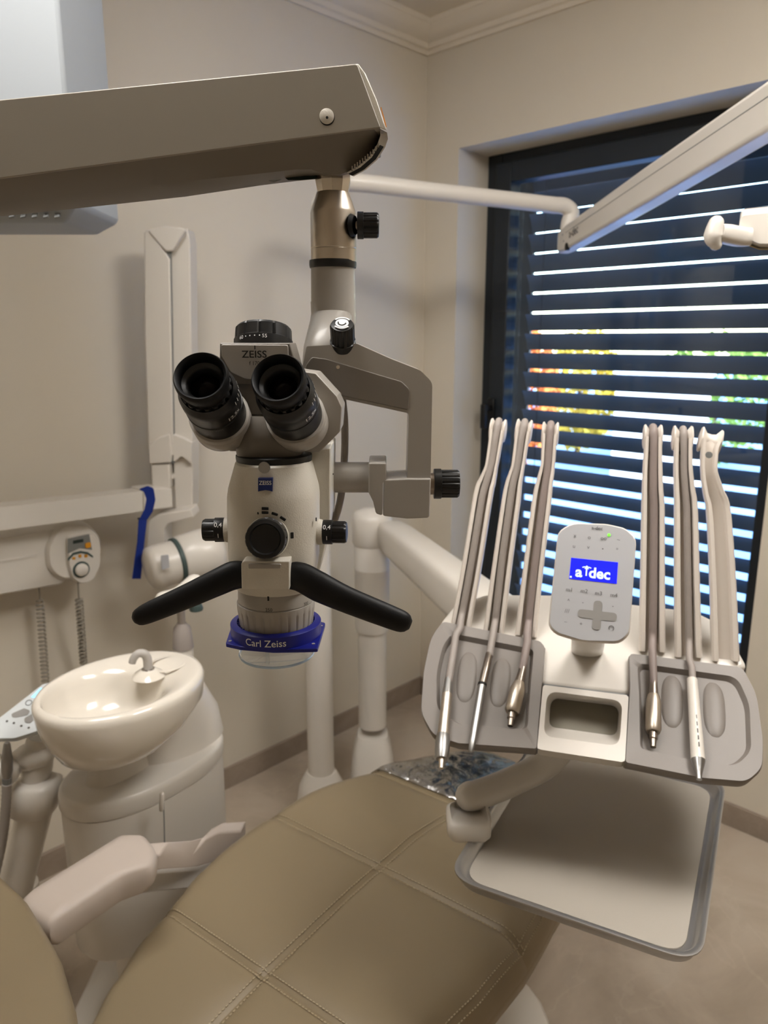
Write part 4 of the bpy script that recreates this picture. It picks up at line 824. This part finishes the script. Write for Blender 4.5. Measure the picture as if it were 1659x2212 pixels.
# armrest
ar_o = [(20, 1950, 30), (268, 1797, 24), (312, 1797, 22), (342, 1832, 24), (330, 1868, 22), (262, 1892, 20), (104, 1998, 10)]
N = 64; r0 = resample(pZ(ar_o, .70, 6), N); rc = sum(r0, V((0, 0, 0)))/N
def ak(k, dz): return [v+(rc-v)*k+V((0, 0, dz)) for v in r0]
am = mk('armrest', loft([ak(.12, -.045), ak(.02, -.035), ak(0, -.018), ak(.03, -.004), ak(.12, .002), ak(.4, .003)]), 'armrest_gray', dc, smooth=60)
def ybar(st, dep): return loft([[PY(x, t_, Y), PY(x, b_, Y), PY(x, b_, Y)+V((.004, dep, 0)), PY(x, t_, Y)+V((.004, dep, 0))] for x, t_, b_, Y in st])
mk('armrest_post', ybar([(300, 1850, 1886, 1.10), (345, 1846, 1880, 1.12), (400, 1841, 1876, 1.18), (426, 1834, 1873, 1.22), (444, 1814, 1868, 1.25), (470, 1800, 1862, 1.29), (520, 1796, 1850, 1.34)], .035), 'armrest_gray', dc, bevel=.005, seg=3)
mk('armrest_bracket', ybar([(150, 1930, 1968, 1.08), (250, 1897, 1942, 1.12), (330, 1884, 1928, 1.16), (420, 1877, 1920, 1.24), (500, 1868, 1910, 1.32)], .03), 'white_plastic', dc, bevel=.004)
mk('base_wing', prism(pZ([(160, 2180, 20), (205, 2085, 20), (240, 2020, 20), (330, 1960, 20), (470, 1960), (470, 2260), (160, 2260)], .05), (0, 0, -.05)), 'white_plastic', dc, bevel=.006)
# toe cover of clear plastic film
vs, fs = [], []; nu, nv = 26, 34
for i in range(nu+1):
    u = .598+.392*i/nu
    for j in range(nv+1):
        s_ = -1.0+2.0*j/nv; sc_ = max(-.985, min(.985, s_)); uc_ = min(u, .985)
        nn_ = (seat_pt(uc_+.006, sc_)-seat_pt(uc_-.006, sc_)).cross(seat_pt(uc_, sc_+.015)-seat_pt(uc_, sc_-.015)).normalized()
        if nn_.z < 0: nn_ = -nn_
        vs.append(seat_pt(u, s_)+nn_*.0045)
for i in range(nu):
    for j in range(nv): k = i*(nv+1)+j; fs.append((k, k+1, k+nv+2, k+nv+1))
tcv = mk('toe_cover', (vs, fs), 'plastic_film', label='clear shiny plastic cover over the foot end of the dental chair', cat='cover', smooth=80)
sd = tcv.modifiers.new('thick', 'SOLIDIFY'); sd.thickness = .0006
# ================================================================ CUSPIDOR
cu0 = V((-.492, 1.40, 0)); zc0, zc1 = .29, .645
cp = thing('cuspidor', 'white cuspidor with a glossy oval spittoon bowl on an oval cabinet', 'cuspidor', V((cu0.x, cu0.y, 0)))
def ov(k, z, A=.182, B=.106, c=cu0, n=56, p=2.2): return [c+CA*(A*k*math.copysign(abs(math.cos(t))**(2/p), math.cos(t)))+CB*(B*k*math.copysign(abs(math.sin(t))**(2/p), math.sin(t)))+V((0, 0, z)) for t in [2*math.pi*i/n for i in range(n)]]
mk('cabinet', loft([ov(.93, zc0), ov(.97, zc0+.012), ov(.985, zc1-.04)]), 'white_plastic', cp, smooth=50)
mk('cabinet_lid', loft([ov(.99, zc1-.0385), ov(1.0, zc1-.036), ov(1.0, zc1-.012), ov(.985, zc1-.003), ov(.95, zc1), ov(.5, zc1+.004)]), 'white_plastic', cp, smooth=50)
mk('cabinet_pedestal', loft([ov(.55, .0505), ov(.55, zc0+.01)]), 'white_plastic', cp)
pd_ = PY(349, 1760, 1.275)
mk('door_gap', tube([PY(353, 1722, 1.262), PY(355, 1790, 1.262), PY(356, 1850, 1.262)], .0012, 6), 'vent_gray', cp)
mk('door_pull', tube([PY(350, 1716, 1.26), PY(349, 1735, 1.258), PY(349, 1748, 1.26)], .0045, 10, roundend=True), 'white_plastic', cp, smooth=60)
# bowl: inner and outer shells share a rim
zr_ = .865; dzb = .036; ba = CA; bb = CB
bcv = PZ(263, 1474, zr_); bcv.z = 0
def egg(ka, kb, z, off=0, n=64, tilt=0):
    o_ = []; ka *= .89; kb *= .89; off *= .89
    for i in range(n):
        t = 2*math.pi*i/n; cc, ss = math.cos(t), math.sin(t); o_.append(bcv+ba*(ka*cc+off)+bb*(kb*ss*(1+.0*cc))+V((0, 0, z+dzb+tilt*cc)))
    return o_
RA, RB = .180, .147
bw = mk('bowl', loft([egg(.04, .04, .700, -.04), egg(.07, .065, .703, -.04), egg(.112, .102, .719, -.03), egg(.150, .130, .750, -.012), egg(.175, .145, .785), egg(RA, RB, .812), egg(RA, RB, .822), egg(RA-.005, RB-.005, .829), egg(RA-.014, RB-.014, .831, 0),
     egg(.145, .122, .827, -.018), egg(.126, .112, .819, -.036), egg(.118, .106, .806, -.041), egg(.108, .098, .785, -.043), egg(.090, .082, .758, -.043), egg(.060, .055, .747, -.043), egg(.015, .015, .745, -.043)]), 'white_porcelain', cp, smooth=70)
mk('deck_dish', loft([egg(.044, .040, .8285, .115), egg(.040, .036, .8295, .115), egg(.036, .032, .8292, .115)], caps=False), 'white_porcelain', bw, smooth=70)
mk('bowl_collar', loft([ov(.40, zc1-.002, c=cu0+CA*-.06), ov(.36, zc1+.02, c=cu0+CA*-.06), ov(.33, .755, c=cu0+CA*-.05)]), 'white_plastic', cp, smooth=50)
mk('bowl_support', loft([ov(.55, zc1, c=cu0+CA*.08, A=.2, B=.13), ov(.5, zc1+.06, c=cu0+CA*.08, A=.2, B=.13), ov(.4, .80, c=cu0+CA*.05, A=.2, B=.14)]), 'white_plastic', cp, smooth=60)
sp0 = PZ(320, 1447, .868)
mk('spout_boss', lathe(sp0-V((0, 0, .012)), (0, 0, 1), [(.032, 0), (.026, .006), (.018, .011), (.012, .014)], 28), 'white_porcelain', bw, smooth=70)
m1 = mpp(sp0)
mk('spout', tube([sp0, sp0+V((0, 0, .022)), sp0+V((-.004, -.003, .034)), sp0+V((-.014, -.008, .037)), sp0+V((-.022, -.012, .029)), sp0+V((-.025, -.013, .020))], [.0088, .0085, .0082, .0078, .0072, .0068], 16, 5), 'spout_gray', bw, smooth=70)
mk('spout_ring', lathe(sp0, (0, 0, 1), [(.0125, -.002), (.0125, .003), (.0105, .004)], 20), 'chrome', bw)
dr = PZ(420, 1425, .83)
# cup filler at the back of the cabinet
cf = V((-.437, 1.53, 0)); zf_ = PY(402, 1395, 1.53).z; zg_ = PY(402, 1352, 1.53).z; zh_ = PY(402, 1285, 1.53).z
mk('filler_post', lathe(cf+V((0, 0, zc1-.02)), (0, 0, 1), [(.021, 0), (.021, zf_-zc1+.02)], 24), 'white_plastic', cp)
mk('filler_collar', lathe(cf+V((0, 0, zf_-.004)), (0, 0, 1), [(.0225, 0), (.0225, .006), (.0185, zg_-zf_), (.012, zg_-zf_+.008), (.011, zg_-zf_+.010)], 28), 'hose_gray', cp, smooth=40)
mk('filler_stem', lathe(cf+V((0, 0, zg_)), (0, 0, 1), [(.0085, 0), (.0085, zh_-zg_)], 18), 'hose_gray', cp)
mk('filler_head', tube([PY(352, 1295, 1.50), PY(385, 1286, 1.51), PY(420, 1259, 1.53)], [.017, .018, .019], 16, 4, roundend=True), 'white_plastic', cp, smooth=70)
mk('filler_sensor', lathe(PY(424, 1318, 1.54), (0, 0, 1), [(.0001, 0), (.014, 0), (.015, .004), (.013, .012), (.0001, .02)], 22), 'dark_ring', cp)
# ================================================================ ASSISTANT ARM (left)
YS = 1.33; KS = 1.17
aa = thing('assistant_arm', 'white jointed assistant arm carrying a pale touchpad with a lit screen beside the spittoon', 'control arm', V((PY(60, 1900, YS).x, YS, 0)))
ao = PY(70, 1530, YS); an_ = V((.10, -.55, .83)).normalized()
def ap(pts, h=0): return pP(pts, ao+an_*h, an_, 6)
N = 72; a0_ = resample(ap([(-40, 1580, 40), (95, 1475, 26), (150, 1472, 26), (178, 1500, 26), (86, 1578, 40), (30, 1596, 40), (-30, 1596, 30)]), N); ac_ = sum(a0_, V((0, 0, 0)))/N
def ai(k, h): return [v+(ac_-v)*k+an_*h for v in a0_]
tp2 = mk('touchpad', loft([ai(.1, -.016), ai(.01, -.012), ai(0, -.005), ai(.02, 0), ai(.04, .0005)]), 'pad_pale', aa, smooth=50)
mk('screen', prism(ap([(88, 1486), (122, 1491), (100, 1514), (67, 1506)], .001), an_*.0008), 'screen_pale', tp2, smooth=0)
mpa = mpp(ao)
for x, y in ((62, 1518), (78, 1524), (95, 1530)): mk('key_ring', lathe(PP(x, y, ao+an_*.0009, an_), an_, [(5.5*mpa, 0), (7*mpa, 0), (7*mpa, .0004), (5.5*mpa, .0004), (5.5*mpa, 0)], 18, caps=False), 'print_gray', tp2)
mk('rocker_key', prism(ap([(25, 1542, 6), (52, 1530, 6), (66, 1535, 6), (60, 1545, 6), (36, 1550, 6), (26, 1550, 6)], .0008), an_*.0006), 'cross_gray', tp2)
mk('rocker_key', prism(ap([(52, 1552, 6), (72, 1541, 6), (84, 1546, 6), (66, 1562, 6), (54, 1562, 6)], .0008), an_*.0006), 'cross_gray', tp2)
for x, y in ((15, 1558), (30, 1562), (46, 1568), (62, 1572)): mk('key_mark', lathe(PP(x, y, ao+an_*.0009, an_), an_, [(.0001, 0), (2.6*mpa, 0), (2.6*mpa, .0003), (.0001, .0003)], 10), 'print_gray', tp2)
mk('pad_neck', tube([PY(88, 1588, YS+.01), PY(84, 1620, YS+.01), PY(80, 1655, YS+.01), PY(76, 1692, YS+.01)], [v*KS for v in [.021, .024, .025, .022]], 20, 4), 'white_plastic', aa, smooth=60)
mk('elbow_cover', tube([PY(48, 1640, YS), PY(66, 1634, YS), PY(92, 1630, YS)], [v*KS for v in [.020, .024, .02]], 18, 4, roundend=True), 'white_plastic', aa, smooth=60)
mk('joint_block', loft([rr_(78, 1684, 38, YS, .030, 3), rr_(78, 1692, 50, YS, .040, 3.2), rr_(78, 1718, 53, YS, .042, 3.2), rr_(74, 1745, 48, YS, .040, 3), rr_(72, 1758, 34, YS, .028, 2.6)]), 'white_plastic', aa, smooth=60)
mk('arm_post', tube([PY(76, 1745, YS), PY(56, 1825, YS), PY(30, 1925, YS), PY(0, 2060, YS+.03), V((PY(-10, 2060, YS).x, YS+.12, .28))], [v*KS for v in [.029, .029, .03, .03, .03]], 22, 4), 'white_plastic', aa, smooth=60)
mk('arm_socket', lathe(V((PY(-10, 2060, YS).x, YS+.12, 0)), (0, 0, 1), [(.07, 0), (.07, .03), (.045, .05), (.04, .30)], 28), 'white_plastic', aa)
mk('instrument_holder', tube([PY(-30, 1660, YS-.03), PY(10, 1664, YS-.03), PY(14, 1672, YS-.03)], [v*KS for v in [.026, .024, .02]], 16, 3, roundend=True), 'white_plastic', aa, smooth=60)
# suction handpiece
su = thing('suction_handpiece', 'grey metal suction handpiece with a ribbed hose in the assistant arm holder', 'handpiece', PY(12, 1690, YS-.062))
Ys = YS-.062
def sv_(prof_, nm, m_):
    A = PY(prof_[0][0], prof_[0][1], Ys); B_ = PY(prof_[-1][0], prof_[-1][1], Ys); d = (B_-A).normalized()
    mk(nm, lathe(A, d, [(r*mpp(PY(x, y, Ys)), (PY(x, y, Ys)-A).dot(d)) for x, y, r in prof_], 20), m_, su, smooth=35)
sv_([(15, 1604, 5), (15, 1608, 7), (16, 1640, 12), (16, 1664, 12), (15, 1680, 9)], 'valve_body', 'satin_silver')
sv_([(15, 1680, 10), (15, 1694, 9)], 'hose_collar', 'vent_gray')
mk('valve_lever', lathe(PY(4, 1636, Ys-.004), (1, 0, 0), [(.0001, 0), (.004, .0), (.004, .006), (.0001, .007)], 12), 'chrome', su)
hp = smoothpath([PY(15, 1692, Ys), PY(12, 1750, Ys), PY(4, 1820, Ys), PY(-20, 1920, Ys), PY(-60, 2000, Ys+.05)], 14)
mk('ribbed_hose', tube(hp, [(.0092 if i % 2 else .0083) for i in range(len(hp))], 14, sm=False), 'cable_gray', su, smooth=70)
# ================================================================ X-RAY MACHINE
xm = thing('xray_machine', 'white wall-mounted dental x-ray arm with folded vertical struts and a barrel tube head', 'x-ray machine', PW(-60, 1130, .0), room=True)
def lw(px, py, off): return PW(px, py, off)
def wp(pts, off, dep, seg=4): return prism([lw(x, y, off) for x, y in rnd(pts, seg)], -NL*dep)
def yp(pts, off, dep, seg=4): return prism(pY(pts, 2.01-off, seg), V((0, dep, 0)))
mk('horizontal_arm', wp([(-160, 1114), (310, 1061, 3), (346, 1057, 3), (346, 1098, 3), (310, 1104), (-160, 1168)], .17, .06), 'white_plastic', xm, bevel=.004)
mk('arm_end', wp([(311, 1058, 3), (350, 1054, 4), (372, 1056, 4), (374, 1096, 4), (312, 1104, 3)], .178, .075), 'white_plastic', xm, bevel=.005)
mk('wall_bracket', wp([(-170, 1105), (-60, 1095), (-60, 1118), (-170, 1126)], .17, .167), 'white_plastic', xm, bevel=.004)
mk('front_strut', yp([(311, 500, 8), (320, 494), (358, 546), (366, 560), (374, 985, 3), (350, 980), (320, 962, 5), (312, 720)], 0.000, .07), 'white_plastic', xm, bevel=.005)
mk('rear_strut', yp([(367, 546), (404, 492), (410, 520), (416, 950), (416, 1100, 3), (378, 1100, 3), (374, 985)], -0.020, .075), 'white_plastic', xm, bevel=.005)
mk('strut_gap', yp([(360, 530), (368, 530), (376, 1000), (369, 1000)], -0.007, .06), 'vent_gray', xm)
mk('top_joint', yp([(316, 496, 6), (360, 488, 20), (404, 493, 8), (372, 542, 8), (358, 543, 8)], 0.004, .08), 'white_plastic', xm, bevel=.005)
mk('strut_foot', yp([(320, 962, 4), (345, 944, 10), (366, 938), (370, 984, 3), (368, 1000, 3), (322, 1002, 3)], 0.008, .08), 'white_plastic', xm, bevel=.004)
mk('strut_foot', yp([(372, 938), (395, 946, 8), (414, 956, 3), (413, 1002), (392, 985, 8), (374, 1000, 3)], -0.004, .05), 'white_plastic', xm, bevel=.004)
mk('strut_base', yp([(326, 1002), (366, 1002), (368, 1056), (328, 1056)], 0.002, .07), 'white_plastic', xm, bevel=.004)
mk('pivot_pin', yp([(366, 1024, 3), (382, 1024, 3), (382, 1034, 3), (366, 1034, 3)], -0.020, .04), 'white_plastic', xm)
mk('yoke', yp([(316, 1178, 10), (320, 1126, 16), (340, 1112, 12), (412, 1100, 4), (418, 1118, 4), (362, 1132, 12), (356, 1144, 8), (356, 1200), (318, 1200)], 0.040, .075), 'white_plastic', xm, bevel=.008, seg=3)
hA = lw(362, 1218, .25); hd_ = (DL*.96+NL*.18+V((0, 0, .10))).normalized(); mX = mpp(hA)
hub = mk('tube_head_hub', lathe(hA-hd_*.055, hd_, [(.0001, -.004), (.04, 0), (.055, .008), (.058, .02), (.058, .075)], 40), 'white_plastic', xm, smooth=50)
mk('head_label', wp([(348, 1200, 2), (364, 1198, 2), (366, 1226, 2), (350, 1232, 2)], .255+.06, .002), 'touch_gray', hub)
mk('angle_scale_ring', lathe(hA+hd_*.02, hd_, [(.061, 0), (.063, .002), (.063, .010), (.061, .012)], 44), 'dark_ring', xm)
mk('tube_head', lathe(hA+hd_*.032, hd_, [(.062, 0), (.066, .006), (.070, .07), (.069, .095), (.058, .112), (.03, .118), (.0001, .12)], 44), 'white_plastic', xm, smooth=50)
mk('beam_cone', lathe(hA+hd_*.11+V((0, 0, -.05)), V((.1, -.3, -.95)), [(.045, 0), (.045, .05), (.04, .07), (.0001, .072)], 32), 'white_plastic', xm, smooth=50)
# wall control box
xc = thing('xray_control_box', 'long white wall box with a round end panel, display, amber keys and dial', 'control box', PW(100, 1270, 0), room=True)
def wl(k, off, pts, seg=6):
    N_ = 72; l_ = resample([lw(x, y, .10) for x, y in rnd(pts, seg)], N_); c_ = sum(l_, V((0, 0, 0)))/N_; return [v+(c_-v)*k+NL*(off-.10) for v in l_]
bxp = [(-220, 1178), (30, 1152, 10), (150, 1130, 20), (150, 1262, 20), (0, 1288), (-220, 1330)]
mk('box_housing', loft([wl(-.01, 0, bxp), wl(0, .06, bxp), wl(.03, .095, bxp), wl(.10, .105, bxp)]), 'white_plastic', xc, smooth=40)
mk('housing_rib', wp([(-200, 1243), (80, 1198), (80, 1202), (-200, 1250)], .107, .01), 'white_plastic', xc)
rdp = [(92, 1180, 50), (120, 1128, 40), (185, 1124, 40), (216, 1160, 40), (214, 1200, 40), (190, 1236, 40), (130, 1256, 40), (96, 1230, 40)]
mk('round_end', loft([wl(-.02, 0, rdp), wl(0, .09, rdp), wl(.04, .112, rdp), wl(.12, .12, rdp)]), 'white_plastic', xc, smooth=40)
fpp = [(135, 1156, 10), (188, 1146, 10), (205, 1170, 20), (206, 1215, 30), (190, 1250, 24), (165, 1258, 24), (145, 1244, 20), (137, 1215, 10)]
fp_ = mk('control_face', loft([wl(0, .08, fpp), wl(0, .125, fpp), wl(.05, .133, fpp)]), 'white_plastic', xc, smooth=40)
mk('display_panel', wp([(147, 1164), (193, 1154), (199, 1188), (172, 1184, 10), (147, 1196)], .1345, .003), 'panel_gray', fp_)
mk('display', wp([(158, 1168), (180, 1164), (180, 1171), (158, 1175)], .1355, .003), 'display_dark', fp_)
mk('amber_key', wp([(184, 1174, 3), (196, 1171, 3), (197, 1182, 3), (185, 1185, 3)], .1365, .003), 'amber', fp_)
mk('arc_strip', wp([(147, 1207), (158, 1194), (175, 1190), (190, 1193), (201, 1201), (201, 1205), (190, 1198), (175, 1195), (159, 1199), (148, 1212)], .1345, .003), 'dark_ring', fp_)
for x, y in ((160, 1206), (173, 1201), (186, 1201)): mk('amber_key', wp([(x-3, y-2, 1), (x+3, y-3, 1), (x+3, y+3, 1), (x-3, y+3, 1)], .1355, .003), 'amber', fp_)
dp = lw(175, 1230, .133)
mk('dial_ring', lathe(dp, NL, [(.0001, 0), (18*mpp(dp), 0), (18*mpp(dp), .003), (.0001, .003)], 32), 'dark_ring', fp_)
mk('dial_button', lathe(dp, NL, [(14*mpp(dp), 0), (14*mpp(dp), .008), (11*mpp(dp), .011), (.0001, .0125)], 32), 'white_plastic', fp_, smooth=60)
def coil(x0, y0, x1, y1, off0, lead, label):
    A = lw(x0, y0, off0); B_ = lw(x1, y1, .045); r_ = .0085; P = []
    S_ = A.lerp(B_, lead)
    P += [A, A.lerp(S_, .5), S_]
    nT = 24; d = (B_-S_); fx_, fa2, fb2 = frame(d)
    for i in range(nT*10+1): t = i/(nT*10); a2 = 2*math.pi*i/10; P.append(S_+d*t+fa2*(r_*math.cos(a2))+fb2*(r_*math.sin(a2)))
    mk('coiled_cord', tube(P, .0027, 6, sm=False), 'cord_gray', label=label, cat='cord', smooth=80, group='coiled grey cords of the x-ray box')
coil(84, 1265, 100, 1500, .06, .12, 'coiled grey cord hanging from the long box, further from the dial')
coil(168, 1255, 184, 1480, .125, .16, 'coiled grey cord hanging from right under the dial of the wall box')
# blue strap looped over the arm
def ribbon(pts, wd, th, nrm):
    rings_ = []; P = smoothpath(pts, 5)
    for i, p in enumerate(P):
        d = (P[min(i+1, len(P)-1)]-P[max(i-1, 0)]).normalized(); s_ = nrm.cross(d).normalized(); n2 = d.cross(s_)
        rings_.append([p+s_*wd+n2*th, p-s_*wd+n2*th, p-s_*wd-n2*th, p+s_*wd-n2*th])
    return loft(rings_)
bs = thing('strap', 'blue woven strap looped over the horizontal x-ray arm', 'strap', PW(300, 1250, .15), room=True)
mk('strap_loop', prism(pY([(298, 1057, 6), (318, 1050, 8), (331, 1055, 8), (335, 1080, 12), (329, 1106, 8), (318, 1123, 3), (300, 1123, 3), (312, 1100, 8), (316, 1078, 8), (310, 1062, 6)], 1.815), (0, .004, 0)), 'blue_strap', bs, bevel=.001)
mk('strap_tail', prism([lw(x, y, .182) for x, y in ((299, 1118), (317, 1118), (311, 1170), (303, 1250), (285, 1250), (296, 1170))], NL*.003), 'blue_strap', bs)
mk('strap_band', prism([lw(x, y, .186) for x, y in ((297, 1118), (319, 1117), (319, 1121), (297, 1122))], NL*.002), 'print_black', bs)
